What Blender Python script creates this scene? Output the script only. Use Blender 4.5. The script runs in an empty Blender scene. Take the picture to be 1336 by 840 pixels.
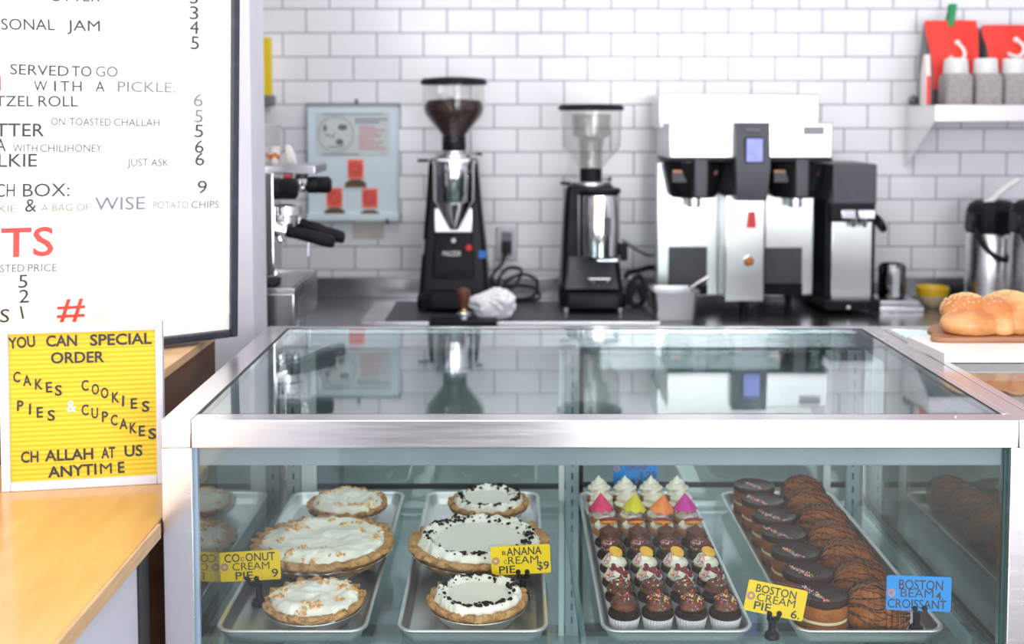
import bpy, bmesh, math, random
from math import sin, cos, pi, radians as R
from mathutils import Vector, Matrix, noise
from mathutils.bvhtree import BVHTree

random.seed(7)
scene = bpy.context.scene
col = scene.collection

# ------------------------------------------------------------------ camera
F = 1500.0
PIT = R(3.5)
EYE = 1.52
Y0 = 150 + F * math.tan(PIT)
cam_d = bpy.data.cameras.new('camera')
cam = bpy.data.objects.new('camera', cam_d)
col.objects.link(cam)
cam.location = (0, 0, EYE)
cam.rotation_euler = (pi / 2 - PIT, 0, 0)
cam_d.sensor_width = 36.0
cam_d.lens = 36.0 * F / 1336
cam_d.shift_y = -(420 - Y0) / 1336
cam_d.clip_start = 0.05
cam_d.dof.use_dof = True
cam_d.dof.focus_distance = 1.80
cam_d.dof.aperture_fstop = 3.2
scene.camera = cam

# ------------------------------------------------------------------ view and light
vs = scene.view_settings
vs.view_transform = 'Standard'
vs.look = 'None'
vs.exposure = 0.24
vs.gamma = 1.0
vs.use_curve_mapping = False
scene.cycles.transparent_max_bounces = 32
scene.cycles.max_bounces = 12
scene.cycles.caustics_reflective = False
scene.cycles.caustics_refractive = False
scene.cycles.sample_clamp_indirect = 6.0
world = bpy.data.worlds.new('world')
scene.world = world
world.use_nodes = True
world.node_tree.nodes['Background'].inputs[0].default_value = (0.85, 0.92, 1.0, 1)
world.node_tree.nodes['Background'].inputs[1].default_value = 1.0


def area_light(name, loc, rot, sx, sy, power, color):
    d = bpy.data.lights.new(name, 'AREA')
    d.shape = 'RECTANGLE'
    d.size, d.size_y = sx, sy
    d.energy = power
    d.color = color
    o = bpy.data.objects.new(name, d)
    o.location = loc
    o.rotation_euler = rot
    col.objects.link(o)
    return o


# daylight standing in the shop-front openings behind the camera, and the ceiling lamps
area_light('daylight_shopfront', (-1.25, -1.72, 1.70), (pi / 2, 0, 0), 2.3, 1.7, 44, (0.95, 0.97, 1.0))
area_light('daylight_doorway', (1.45, -1.72, 1.22), (pi / 2, 0, 0), 1.9, 2.3, 80, (0.96, 0.975, 1.0))
area_light('ceiling_lamp_light', (0.0, 1.2, 2.93), (0, 0, 0), 2.6, 2.0, 24, (1.0, 0.985, 0.97))
area_light('ceiling_lamp_light', (0.4, 3.0, 2.93), (0, 0, 0), 3.0, 0.5, 9, (1.0, 0.985, 0.97))


# ------------------------------------------------------------------ pixel rays of the photograph -> points in the room
def ray(px, py):
    a = (px - 668) / F
    b = -(py - Y0) / F
    return Vector((a, cos(PIT) + b * sin(PIT), -sin(PIT) + b * cos(PIT)))


CAM = Vector((0, 0, EYE))


def at(px, py, D):
    r = ray(px, py)
    return CAM + r * (D / r.y)


def atz(px, py, z):
    r = ray(px, py)
    return CAM + r * ((z - EYE) / r.z)


# ------------------------------------------------------------------ materials
def lin(c):
    c = c / 255.0
    return c / 12.92 if c <= 0.04045 else ((c + 0.055) / 1.055) ** 2.4


def rgb(r, g, b):
    return (lin(r), lin(g), lin(b), 1)


def mat(name, c, rough=0.5, metal=0.0, c2=None, nscale=40, bump=0.0, bscale=None, spec=0.5, coat=0.0,
        trans=0.0, sss=0.0, stretch=None, ndet=4, lo=0.35, hi=0.65, emit=0.0, rvar=0.0):
    m = bpy.data.materials.new(name)
    m.use_nodes = True
    nt = m.node_tree
    p = nt.nodes['Principled BSDF']
    p.inputs['Base Color'].default_value = c
    p.inputs['Roughness'].default_value = rough
    p.inputs['Metallic'].default_value = metal
    p.inputs['Specular IOR Level'].default_value = spec
    if coat:
        p.inputs['Coat Weight'].default_value = coat
        p.inputs['Coat Roughness'].default_value = 0.08
    if trans:
        p.inputs['Transmission Weight'].default_value = trans
    if sss:
        p.inputs['Subsurface Weight'].default_value = sss
        p.inputs['Subsurface Radius'].default_value = (0.01, 0.006, 0.004)
        p.inputs['Subsurface Scale'].default_value = 0.3
    if emit:
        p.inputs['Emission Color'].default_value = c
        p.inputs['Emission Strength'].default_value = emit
    if c2 is not None or bump or rvar:
        tc = nt.nodes.new('ShaderNodeTexCoord')
        src = tc.outputs['Object']
        if stretch:
            mp = nt.nodes.new('ShaderNodeMapping')
            mp.inputs['Scale'].default_value = stretch
            nt.links.new(src, mp.inputs['Vector'])
            src = mp.outputs['Vector']
        if c2 is not None or rvar:
            n = nt.nodes.new('ShaderNodeTexNoise')
            n.inputs['Scale'].default_value = nscale
            n.inputs['Detail'].default_value = ndet
            nt.links.new(src, n.inputs['Vector'])
            mr = nt.nodes.new('ShaderNodeMapRange')
            mr.inputs['From Min'].default_value = lo
            mr.inputs['From Max'].default_value = hi
            nt.links.new(n.outputs['Fac'], mr.inputs['Value'])
            if c2 is not None:
                mx = nt.nodes.new('ShaderNodeMix')
                mx.data_type = 'RGBA'
                mx.inputs[6].default_value = c
                mx.inputs[7].default_value = c2
                nt.links.new(mr.outputs['Result'], mx.inputs['Factor'])
                nt.links.new(mx.outputs[2], p.inputs['Base Color'])
            if rvar:
                mr2 = nt.nodes.new('ShaderNodeMapRange')
                mr2.inputs['To Min'].default_value = rough - rvar
                mr2.inputs['To Max'].default_value = rough + rvar
                nt.links.new(n.outputs['Fac'], mr2.inputs['Value'])
                nt.links.new(mr2.outputs['Result'], p.inputs['Roughness'])
        if bump:
            n2 = nt.nodes.new('ShaderNodeTexNoise')
            n2.inputs['Scale'].default_value = bscale or nscale
            n2.inputs['Detail'].default_value = 5
            nt.links.new(src, n2.inputs['Vector'])
            b = nt.nodes.new('ShaderNodeBump')
            b.inputs['Strength'].default_value = bump
            b.inputs['Distance'].default_value = 0.01
            nt.links.new(n2.outputs['Fac'], b.inputs['Height'])
            nt.links.new(b.outputs['Normal'], p.inputs['Normal'])
    return m


def glass_mat(name, tint, ior=1.5, gloss=(1, 1, 1, 1)):
    """thin clear pane: straight transmission with a tint, mirror reflection by Fresnel at both faces"""
    m = bpy.data.materials.new(name)
    m.use_nodes = True
    nt = m.node_tree
    nt.nodes.clear()
    out = nt.nodes.new('ShaderNodeOutputMaterial')
    tr = nt.nodes.new('ShaderNodeBsdfTransparent')
    tr.inputs[0].default_value = tint
    gl = nt.nodes.new('ShaderNodeBsdfGlossy')
    gl.inputs['Roughness'].default_value = 0.0
    gl.inputs['Color'].default_value = gloss
    geo = nt.nodes.new('ShaderNodeNewGeometry')
    mi = nt.nodes.new('ShaderNodeMix')
    mi.inputs[2].default_value = ior
    mi.inputs[3].default_value = 1.0 / ior
    nt.links.new(geo.outputs['Backfacing'], mi.inputs[0])
    fr = nt.nodes.new('ShaderNodeFresnel')
    nt.links.new(mi.outputs[0], fr.inputs['IOR'])
    mx = nt.nodes.new('ShaderNodeMixShader')
    nt.links.new(fr.outputs[0], mx.inputs[0])
    nt.links.new(tr.outputs[0], mx.inputs[1])
    nt.links.new(gl.outputs[0], mx.inputs[2])
    nt.links.new(mx.outputs[0], out.inputs['Surface'])
    return m


def tile_mat():
    m = bpy.data.materials.new('white_subway_tile')
    m.use_nodes = True
    nt = m.node_tree
    p = nt.nodes['Principled BSDF']
    tc = nt.nodes.new('ShaderNodeTexCoord')
    sp = nt.nodes.new('ShaderNodeSeparateXYZ')
    nt.links.new(tc.outputs['Object'], sp.inputs[0])
    cb = nt.nodes.new('ShaderNodeCombineXYZ')
    nt.links.new(sp.outputs['X'], cb.inputs['X'])
    nt.links.new(sp.outputs['Z'], cb.inputs['Y'])
    br = nt.nodes.new('ShaderNodeTexBrick')
    br.offset = 0.5
    br.inputs['Scale'].default_value = 1.0
    br.inputs['Brick Width'].default_value = 0.1545
    br.inputs['Row Height'].default_value = 0.0785
    br.inputs['Mortar Size'].default_value = 0.0022
    br.inputs['Mortar Smooth'].default_value = 0.25
    br.inputs['Color1'].default_value = rgb(246, 246, 250)
    br.inputs['Color2'].default_value = rgb(240, 240, 245)
    br.inputs['Mortar'].default_value = rgb(140, 140, 152)
    nt.links.new(cb.outputs[0], br.inputs['Vector'])
    nt.links.new(br.outputs['Color'], p.inputs['Base Color'])
    mr = nt.nodes.new('ShaderNodeMapRange')
    mr.inputs['To Min'].default_value = 0.16
    mr.inputs['To Max'].default_value = 0.7
    nt.links.new(br.outputs['Fac'], mr.inputs['Value'])
    nt.links.new(mr.outputs[0], p.inputs['Roughness'])
    b = nt.nodes.new('ShaderNodeBump')
    b.invert = True
    b.inputs['Strength'].default_value = 0.5
    b.inputs['Distance'].default_value = 0.003
    nt.links.new(br.outputs['Fac'], b.inputs['Height'])
    nt.links.new(b.outputs[0], p.inputs['Normal'])
    return m


def ribbed_mat():
    """felt letter board: fine horizontal grooves"""
    m = mat('yellow_felt', rgb(234, 201, 66), rough=0.8, spec=0.2)
    nt = m.node_tree
    p = nt.nodes['Principled BSDF']
    tc = nt.nodes.new('ShaderNodeTexCoord')
    w = nt.nodes.new('ShaderNodeTexWave')
    w.wave_type = 'BANDS'
    w.bands_direction = 'Z'
    w.inputs['Scale'].default_value = 2 * pi / 20 / 0.0077
    w.inputs['Distortion'].default_value = 0.0
    nt.links.new(tc.outputs['Object'], w.inputs['Vector'])
    b = nt.nodes.new('ShaderNodeBump')
    b.inputs['Strength'].default_value = 0.55
    b.inputs['Distance'].default_value = 0.003
    nt.links.new(w.outputs['Fac'], b.inputs['Height'])
    nt.links.new(b.outputs[0], p.inputs['Normal'])
    return m


def crumb_mat(name, a, b_, c_):
    m = mat(name, a, rough=0.62, c2=b_, nscale=55, bump=1.0, bscale=130, lo=0.38, hi=0.66)
    return m


M = {}
M['tile'] = tile_mat()
M['white_wall'] = mat('white_paint', rgb(232, 231, 240), 0.6, c2=rgb(226, 225, 236), nscale=6)
M['ceiling'] = mat('ceiling_paint', rgb(244, 243, 240), 0.8, c2=rgb(240, 239, 237), nscale=4)
M['floor'] = mat('floor_concrete', rgb(66, 61, 58), 0.5, c2=rgb(56, 52, 50), nscale=5)
M['steel'] = mat('brushed_steel', (0.74, 0.73, 0.74, 1), 0.26, 1.0, bump=0.004, bscale=60, stretch=(1, 6, 30), rvar=0.07, nscale=14)
M['steel_case'] = mat('case_steel', (0.78, 0.75, 0.768, 1), 0.25, 1.0, bump=0.002, bscale=40, stretch=(1, 1, 22), rvar=0.06, nscale=10)
M['steel_bright'] = mat('bright_steel', (0.68, 0.70, 0.69, 1), 0.3, 1.0, bump=0.004, bscale=50, stretch=(1, 3, 26), rvar=0.05, nscale=12)
M['steel_grey'] = mat('grey_steel', (0.52, 0.52, 0.54, 1), 0.32, 1.0, rvar=0.06, nscale=14)
M['sleeve'] = glass_mat('card_sleeve', (0.975, 0.975, 0.975, 1), ior=1.22)
M['steel_dark'] = mat('counter_steel', (0.42, 0.42, 0.44, 1), 0.24, 1.0, bump=0.006, bscale=30, stretch=(2, 12, 2), rvar=0.08, nscale=8)
M['chrome'] = mat('chrome', (0.82, 0.82, 0.83, 1), 0.08, 1.0, rvar=0.03, nscale=20)
M['black'] = mat('black_plastic', rgb(20, 20, 23), 0.5, spec=0.16, c2=rgb(34, 34, 38), nscale=30)
M['black_gloss'] = mat('black_enamel', rgb(20, 20, 24), 0.3, c2=rgb(24, 24, 29), nscale=12, spec=0.15)
M['dark_grey'] = mat('dark_grey_plastic', rgb(66, 66, 74), 0.45, c2=rgb(72, 72, 80), nscale=25)
M['mid_grey'] = mat('grey_plastic', rgb(118, 120, 128), 0.5, c2=rgb(110, 112, 122), nscale=25)
M['rubber'] = mat('black_rubber', rgb(36, 36, 39), 0.6, spec=0.3, c2=rgb(38, 38, 40), nscale=40)
M['navy_frame'] = mat('scuffed_black_frame', rgb(38, 40, 54), 0.4, c2=rgb(58, 60, 76), nscale=60, lo=0.5, hi=0.8)
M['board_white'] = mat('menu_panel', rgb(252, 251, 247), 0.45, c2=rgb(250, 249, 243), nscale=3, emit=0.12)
M['ink'] = mat('ink_black', rgb(52, 58, 58), 0.5, c2=rgb(60, 66, 66), nscale=50)
M['ink_grey'] = mat('ink_grey', rgb(112, 116, 114), 0.5, c2=rgb(98, 102, 100), nscale=50)
M['ink_pale'] = mat('ink_pale', rgb(158, 160, 148), 0.5, c2=rgb(144, 146, 136), nscale=50)
M['ink_lilac'] = mat('ink_lilac', rgb(118, 122, 138), 0.5, c2=rgb(144, 146, 164), nscale=20)
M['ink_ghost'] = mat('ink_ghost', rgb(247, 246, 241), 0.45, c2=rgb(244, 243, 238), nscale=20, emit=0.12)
M['ink_red'] = mat('ink_red', rgb(250, 72, 66), 0.5, c2=rgb(248, 84, 76), nscale=20)
M['letter_black'] = mat('letter_plastic', rgb(34, 34, 36), 0.45, c2=rgb(42, 42, 44), nscale=50)
M['letter_white'] = mat('letter_white', rgb(240, 238, 230), 0.45, c2=rgb(232, 230, 222), nscale=50)
M['sign_frame'] = mat('white_frame', rgb(226, 228, 240), 0.45, c2=rgb(220, 222, 235), nscale=12)
M['felt'] = ribbed_mat()
M['wood_top'] = mat('honey_wood', rgb(228, 178, 110), 0.3, c2=rgb(217, 164, 96), nscale=5, stretch=(7, 1, 7), bump=0.02, bscale=30, coat=0.25)
M['wood_edge'] = mat('pale_ply', rgb(226, 190, 146), 0.5, c2=rgb(206, 166, 122), nscale=8, stretch=(2, 2, 40))
M['wood_brown'] = mat('brown_veneer', rgb(112, 72, 48), 0.5, c2=rgb(92, 56, 38), nscale=5, stretch=(1, 1, 4))
M['wood_board'] = mat('board_wood', rgb(176, 124, 90), 0.45, c2=rgb(150, 100, 70), nscale=6, stretch=(1, 9, 6))
M['panel_white'] = mat('white_laminate', rgb(226, 228, 238), 0.35, c2=rgb(221, 223, 234), nscale=4)
M['slab_white'] = mat('white_board', rgb(244, 243, 240), 0.4, c2=rgb(238, 237, 235), nscale=10)
M['glass_front'] = glass_mat('clear_glass', (0.955, 0.98, 0.972, 1), ior=1.45)
M['glass_top'] = glass_mat('top_glass', (0.85, 0.91, 0.915, 1), ior=2.25)
M['glass_side'] = glass_mat('side_glass', (0.76, 0.82, 0.80, 1), ior=2.5)
M['glass_shelf'] = glass_mat('shelf_glass', (0.86, 0.935, 0.93, 1))
M['glass_clear'] = glass_mat('hopper_plastic', (0.955, 0.955, 0.95, 1), ior=1.4)
M['glass_edge'] = mat('glass_edge', rgb(76, 104, 100), 0.2, c2=rgb(66, 94, 90), nscale=20)
M['glass_edge_pale'] = mat('pale_glass_edge', rgb(168, 190, 210), 0.2, c2=rgb(158, 182, 203), nscale=20)
M['glass_door'] = glass_mat('door_glass', (0.86, 0.92, 0.92, 1), ior=1.7)
M['gasket'] = mat('black_gasket', rgb(40, 42, 46), 0.6, c2=rgb(48, 50, 54), nscale=40)
M['housing'] = mat('grey_enamel', rgb(138, 148, 154), 0.35, c2=rgb(130, 140, 147), nscale=8)
M['deck'] = mat('pale_deck', rgb(206, 224, 226), 0.3, c2=rgb(196, 215, 218), nscale=6)
M['standard'] = mat('grey_standard', rgb(170, 184, 186), 0.4, 0.3, c2=rgb(158, 172, 176), nscale=18)
M['strip_white'] = mat('white_strip', rgb(232, 238, 236), 0.4, c2=rgb(224, 231, 229), nscale=12)
M['aluminium'] = mat('pan_aluminium', (0.80, 0.81, 0.81, 1), 0.36, 1.0, c2=(0.72, 0.73, 0.73, 1), nscale=9, bump=0.04, bscale=40, rvar=0.08)
M['tin'] = mat('pie_tin', (0.82, 0.82, 0.81, 1), 0.28, 1.0, c2=(0.74, 0.74, 0.73, 1), nscale=20, bump=0.1, bscale=60)
M['crust'] = crumb_mat('pie_crust', rgb(218, 170, 112), rgb(182, 128, 74), 0)
M['cream'] = mat('whipped_cream', rgb(252, 248, 236), 0.6, c2=rgb(246, 240, 224), nscale=30, bump=0.25, bscale=90, sss=0.15)
M['custard'] = mat('cream_film', rgb(244, 240, 222), 0.42, c2=rgb(248, 245, 232), nscale=14, sss=0.1, bump=0.05, bscale=30)
M['toast'] = mat('toasted_coconut', rgb(232, 178, 110), 0.7, c2=rgb(208, 144, 78), nscale=120)
M['flake'] = mat('coconut_flake', rgb(246, 230, 196), 0.7, c2=rgb(236, 208, 160), nscale=100)
M['choc_crumb'] = mat('chocolate_crumb', rgb(54, 38, 32), 0.7, spec=0.15, c2=rgb(36, 25, 20), nscale=120)
M['choc'] = mat('chocolate_frosting', rgb(112, 66, 46), 0.45, spec=0.3, c2=rgb(94, 52, 35), nscale=60, bump=0.12, bscale=160)
M['choc_cake'] = mat('chocolate_cake', rgb(50, 32, 28), 0.8, spec=0.12, c2=rgb(34, 21, 18), nscale=90, bump=0.5, bscale=200)
M['gold_cake'] = mat('golden_cake', rgb(196, 132, 72), 0.7, c2=rgb(168, 104, 52), nscale=70, bump=0.4, bscale=200)
M['liner'] = mat('paper_liner', rgb(226, 224, 224), 0.7, c2=rgb(214, 210, 210), nscale=30)
M['butter'] = mat('white_buttercream', rgb(250, 244, 226), 0.5, c2=rgb(246, 238, 214), nscale=40, sss=0.12, bump=0.08, bscale=120)
M['glaze'] = mat('chocolate_glaze', rgb(58, 32, 24), 0.24, c2=rgb(48, 26, 19), nscale=20, spec=0.07)
M['pie_cake'] = mat('boston_cake', rgb(166, 98, 52), 0.75, spec=0.15, c2=rgb(146, 84, 42), nscale=50, bump=0.35, bscale=200)
M['pastry_cream'] = mat('pastry_cream', rgb(240, 226, 184), 0.5, c2=rgb(232, 214, 166), nscale=40)
M['croissant'] = mat('croissant_crust', rgb(176, 104, 46), 0.4, spec=0.35, c2=rgb(126, 68, 30), nscale=26, stretch=(1, 3, 3), bump=0.25, bscale=140)
M['drizzle'] = mat('chocolate_drizzle', rgb(60, 32, 22), 0.35, spec=0.25, c2=rgb(48, 25, 17), nscale=60)
M['challah'] = mat('challah_crust', rgb(202, 124, 66), 0.36, c2=rgb(236, 184, 122), nscale=16, bump=0.12, bscale=60, lo=0.42, hi=0.72, coat=0.15)
M['seed'] = mat('sesame', rgb(240, 214, 162), 0.6, c2=rgb(228, 192, 130), nscale=200)
M['card_yellow'] = mat('yellow_card', rgb(244, 208, 10), 0.4, spec=0.3, c2=rgb(240, 202, 12), nscale=14)
M['card_blue'] = mat('blue_card', rgb(14, 142, 224), 0.4, spec=0.3, c2=rgb(12, 136, 217), nscale=14)
M['ring'] = mat('tag_ring', rgb(190, 142, 132), 0.6, c2=rgb(178, 128, 118), nscale=100)
M['blush'] = mat('pink_paper', rgb(226, 70, 120), 0.7, c2=rgb(205, 52, 96), nscale=90)
M['lime_paper'] = mat('lime_paper', rgb(222, 212, 40), 0.7, c2=rgb(200, 190, 30), nscale=90)
M['orange_paper'] = mat('orange_paper', rgb(244, 146, 66), 0.7, c2=rgb(232, 120, 44), nscale=90)
M['magenta_paper'] = mat('magenta_paper', rgb(206, 52, 158), 0.7, c2=rgb(184, 38, 136), nscale=90)
M['stick'] = mat('toothpick', rgb(226, 196, 150), 0.6, c2=rgb(212, 180, 130), nscale=90)
M['candy_orange'] = mat('orange_candy', rgb(240, 154, 40), 0.4, c2=rgb(230, 136, 30), nscale=90)
M['candy_maroon'] = mat('maroon_candy', rgb(132, 22, 44), 0.4, c2=rgb(116, 16, 36), nscale=90)
M['candy_yellow'] = mat('yellow_candy', rgb(228, 176, 36), 0.4, c2=rgb(216, 162, 28), nscale=90)
SPK = []
for nm, c in (('pink', (240, 110, 160)), ('white', (248, 244, 236)), ('yellow', (246, 214, 60)), ('teal', (70, 180, 196)), ('orange', (244, 130, 50)), ('red', (214, 50, 60)), ('lilac', (190, 150, 214))):
    SPK.append(mat('sprinkle_' + nm, rgb(*c), 0.35, c2=rgb(*[max(0, v - 8) for v in c]), nscale=200))
M['beans'] = mat('coffee_beans', rgb(74, 48, 38), 0.4, c2=rgb(44, 28, 22), nscale=70, bump=0.8, bscale=110)
M['red_light'] = mat('red_button', rgb(226, 40, 36), 0.3, c2=rgb(216, 34, 30), nscale=60)
M['orange_button'] = mat('orange_button', rgb(214, 120, 40), 0.3, c2=rgb(200, 104, 30), nscale=60)
M['blue_sticker'] = mat('blue_sticker', rgb(34, 120, 200), 0.5, c2=rgb(28, 110, 190), nscale=60)
M['grey_sticker'] = mat('grey_sticker', rgb(150, 150, 156), 0.5, c2=rgb(140, 140, 148), nscale=60)
M['white_plastic'] = mat('white_plastic', rgb(240, 240, 238), 0.4, c2=rgb(234, 234, 232), nscale=30)
M['screen'] = mat('lit_screen', rgb(112, 118, 190), 0.3, c2=rgb(130, 140, 204), nscale=60, emit=0.55)
M['screen'].node_tree.nodes['Principled BSDF'].inputs['Emission Color'].default_value = rgb(112, 120, 205)
M['cloth'] = mat('white_cloth', rgb(250, 250, 253), 0.85, c2=rgb(244, 244, 250), nscale=40, bump=0.15, bscale=120)
M['tamper_wood'] = mat('tamper_wood', rgb(104, 60, 42), 0.4, c2=rgb(84, 46, 32), nscale=30, stretch=(1, 1, 4))
M['brass'] = mat('brass', (0.75, 0.55, 0.2, 1), 0.25, 1.0, rvar=0.05, nscale=30)
M['blue_grey'] = mat('blue_grey_enamel', rgb(222, 236, 243), 0.45, c2=rgb(217, 231, 239), nscale=6)
M['paper'] = mat('poster_paper', rgb(214, 222, 222), 0.6, c2=rgb(206, 215, 216), nscale=20)
M['sticker_red'] = mat('red_sticker', rgb(255, 116, 84), 0.5, c2=rgb(255, 106, 78), nscale=60)
M['sticker_pink'] = mat('pink_print', rgb(214, 86, 96), 0.5, c2=rgb(206, 76, 88), nscale=60)
M['burlap'] = mat('brown_strip', rgb(116, 90, 66), 0.8, c2=rgb(98, 74, 52), nscale=200, bump=0.3)
M['kraft'] = mat('beige_paper', rgb(214, 206, 200), 0.8, c2=rgb(204, 196, 190), nscale=30)
M['yellow_sign'] = mat('yellow_plastic', rgb(246, 214, 40), 0.45, c2=rgb(240, 206, 34), nscale=30)
M['bag_red'] = mat('red_bag', rgb(244, 66, 54), 0.4, c2=rgb(236, 56, 48), nscale=16, bump=0.25, bscale=22)
M['bag_grey'] = mat('grey_foil', rgb(120, 118, 120), 0.4, 0.2, c2=rgb(98, 97, 100), nscale=16, bump=0.2, bscale=30)
M['logo_white'] = mat('white_print', rgb(246, 236, 232), 0.5, c2=rgb(240, 228, 224), nscale=60)
M['green_clip'] = mat('green_plastic', rgb(20, 150, 88), 0.4, c2=rgb(16, 138, 78), nscale=60)
M['salt'] = mat('grey_granules', rgb(176, 170, 168), 0.8, c2=rgb(152, 146, 145), nscale=130, bump=0.25, bscale=200, lo=0.3, hi=0.7)
M['bowl'] = mat('cream_glaze', rgb(214, 192, 164), 0.3, c2=rgb(206, 182, 152), nscale=20)
M['bowl_rim'] = mat('mustard_glaze', rgb(218, 180, 32), 0.3, c2=rgb(208, 168, 26), nscale=20)
M['outlet_grey'] = mat('outlet_plate', rgb(168, 168, 172), 0.35, 0.5, c2=rgb(158, 158, 162), nscale=30)
M['inner_brown'] = mat('dark_brown_laminate', rgb(92, 82, 70), 0.6, c2=rgb(82, 73, 62), nscale=8)  # even dark brown inside the neighbouring glass counter
M['added_floor'] = mat('added_floor_tone', rgb(88, 83, 82), 0.45, c2=rgb(82, 77, 76), nscale=5)  # tone of the added floor panel that the front glass mirrors
M['cabinet_grey'] = mat('pale_grey_enamel', rgb(196, 208, 208), 0.35, c2=rgb(188, 200, 200), nscale=6)
M['paper_cup'] = mat('paper_cup', rgb(244, 240, 236), 0.6, c2=rgb(238, 233, 228), nscale=30)


# ------------------------------------------------------------------ mesh helpers
class MB:
    def __init__(self):
        self.v, self.f, self.mi, self.flat = [], [], [], set()

    def add(self, vs_, fs, mi=0, T=None):
        b = len(self.v)
        self.v += [tuple(T @ Vector(p)) for p in vs_] if T is not None else [tuple(p) for p in vs_]
        self.f += [[i + b for i in f] for f in fs]
        self.mi += [mi] * len(fs)
        return self

    def box(self, x0, x1, y0, y1, z0, z1, bev=0.0, mi=0, T=None, seg=2):
        bm = bmesh.new()
        bmesh.ops.create_cube(bm, size=1.0)
        for v in bm.verts:
            v.co = Vector(((x0 + x1) / 2 + v.co.x * (x1 - x0), (y0 + y1) / 2 + v.co.y * (y1 - y0), (z0 + z1) / 2 + v.co.z * (z1 - z0)))
        if bev > 0:
            bev = min(bev, 0.45 * min(abs(x1 - x0), abs(y1 - y0), abs(z1 - z0)))
            bmesh.ops.bevel(bm, geom=bm.edges[:], offset=bev, segments=seg, profile=0.6, affect='EDGES')
        self._bm(bm, mi, T)
        return self

    def _bm(self, bm, mi=0, T=None):
        bm.verts.ensure_lookup_table()
        for i, v in enumerate(bm.verts):
            v.index = i
        bm.normal_update()
        n0 = len(self.f)
        for i, f in enumerate(bm.faces):
            if max(abs(c) for c in f.normal) > 0.999:
                self.flat.add(n0 + i)
        self.add([v.co.copy() for v in bm.verts], [[v.index for v in f.verts] for f in bm.faces], mi, T)
        bm.free()

    def lathe(self, prof, n=32, mi=0, T=None, fn=None):
        """prof [(r,z)] from bottom to top; fn(r,z,a)->(r,z) perturbs"""
        vs_, fs, rings = [], [], []
        for k, (r, z) in enumerate(prof):
            if r < 1e-6:
                rings.append([len(vs_)])
                vs_.append((0, 0, fn(0, z, 0, k)[1] if fn else z))
            else:
                ring = []
                for i in range(n):
                    a = 2 * pi * i / n
                    rr, zz = fn(r, z, a, k) if fn else (r, z)
                    ring.append(len(vs_))
                    vs_.append((rr * cos(a), rr * sin(a), zz))
                rings.append(ring)
        for a, b in zip(rings, rings[1:]):
            for i in range(n):
                j = (i + 1) % n
                if len(a) == 1 and len(b) == 1:
                    continue
                if len(a) == 1:
                    fs.append([a[0], b[j], b[i]])
                elif len(b) == 1:
                    fs.append([a[i], a[j], b[0]])
                else:
                    fs.append([a[i], a[j], b[j], b[i]])
        self.add(vs_, fs, mi, T)
        return self

    def cyl(self, r, z0, z1, n=24, bev=0.0, mi=0, T=None):
        b = min(bev, r * 0.5, (z1 - z0) * 0.45)
        if b > 0:
            p = [(0, z0), (r - b, z0), (r, z0 + b), (r, z1 - b), (r - b, z1), (0, z1)]
        else:
            p = [(0, z0), (r, z0), (r, z1), (0, z1)]
        return self.lathe(p, n, mi, T)

    def tube(self, pts, r, n=8, mi=0, T=None, closed=False, star=0.0, k=5, twist=0.0):
        pts = [Vector(p) for p in pts]
        N = len(pts)
        rs = r if isinstance(r, (list, tuple)) else [r] * N
        vs_, fs = [], []
        up = None
        for i, p in enumerate(pts):
            if closed:
                t = pts[(i + 1) % N] - pts[i - 1]
            else:
                t = pts[min(i + 1, N - 1)] - pts[max(i - 1, 0)]
            t = t.normalized() if t.length > 1e-9 else Vector((0, 0, 1))
            if up is None:
                up = Vector((0, 0, 1)) if abs(t.z) < 0.9 else Vector((1, 0, 0))
            s = t.cross(up)
            s = s.normalized() if s.length > 1e-6 else t.orthogonal().normalized()
            up = s.cross(t).normalized()
            for j in range(n):
                a = 2 * pi * j / n
                rr = rs[i] * (1 + star * cos(k * a + twist * i))
                vs_.append(p + s * (rr * cos(a)) + up * (rr * sin(a)))
        for i in range(N if closed else N - 1):
            a, b = i * n, ((i + 1) % N) * n
            for j in range(n):
                q = (j + 1) % n
                fs.append([a + j, a + q, b + q, b + j])
        if not closed:
            fs.append(list(range(n))[::-1])
            fs.append([(N - 1) * n + j for j in range(n)])
        self.add(vs_, fs, mi, T)
        return self

    def loft(self, secs, mi=0, T=None, caps=True):
        n = len(secs[0])
        vs_, fs = [], []
        for s in secs:
            vs_ += list(s)
        for k in range(len(secs) - 1):
            for i in range(n):
                j = (i + 1) % n
                fs.append([k * n + i, k * n + j, (k + 1) * n + j, (k + 1) * n + i])
        if caps:
            fs.append(list(range(n))[::-1])
            fs.append([(len(secs) - 1) * n + i for i in range(n)])
        self.add(vs_, fs, mi, T)
        return self

    def prism(self, poly, y0, y1, mi=0, T=None):
        """polygon in (x,z), extruded along y"""
        return self.loft([[(x, y0, z) for x, z in poly], [(x, y1, z) for x, z in poly]], mi, T)

    def ball(self, c, rx, ry, rz, nu=20, nv=12, mi=0, T=None, fn=None):
        vs_, fs = [], []
        c = Vector(c)
        vs_.append(c + Vector((0, 0, -rz)))
        for j in range(1, nv):
            b = -pi / 2 + pi * j / nv
            for i in range(nu):
                a = 2 * pi * i / nu
                d = Vector((cos(a) * cos(b), sin(a) * cos(b), sin(b)))
                s = fn(d) if fn else 1.0
                vs_.append(c + Vector((d.x * rx * s, d.y * ry * s, d.z * rz * s)))
        vs_.append(c + Vector((0, 0, rz)))
        for i in range(nu):
            q = (i + 1) % nu
            fs.append([0, 1 + q, 1 + i])
            for j in range(nv - 2):
                a, b = 1 + j * nu, 1 + (j + 1) * nu
                fs.append([a + i, a + q, b + q, b + i])
            a = 1 + (nv - 2) * nu
            fs.append([a + i, a + q, len(vs_) - 1])
        self.add(vs_, fs, mi, T)
        return self

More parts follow.
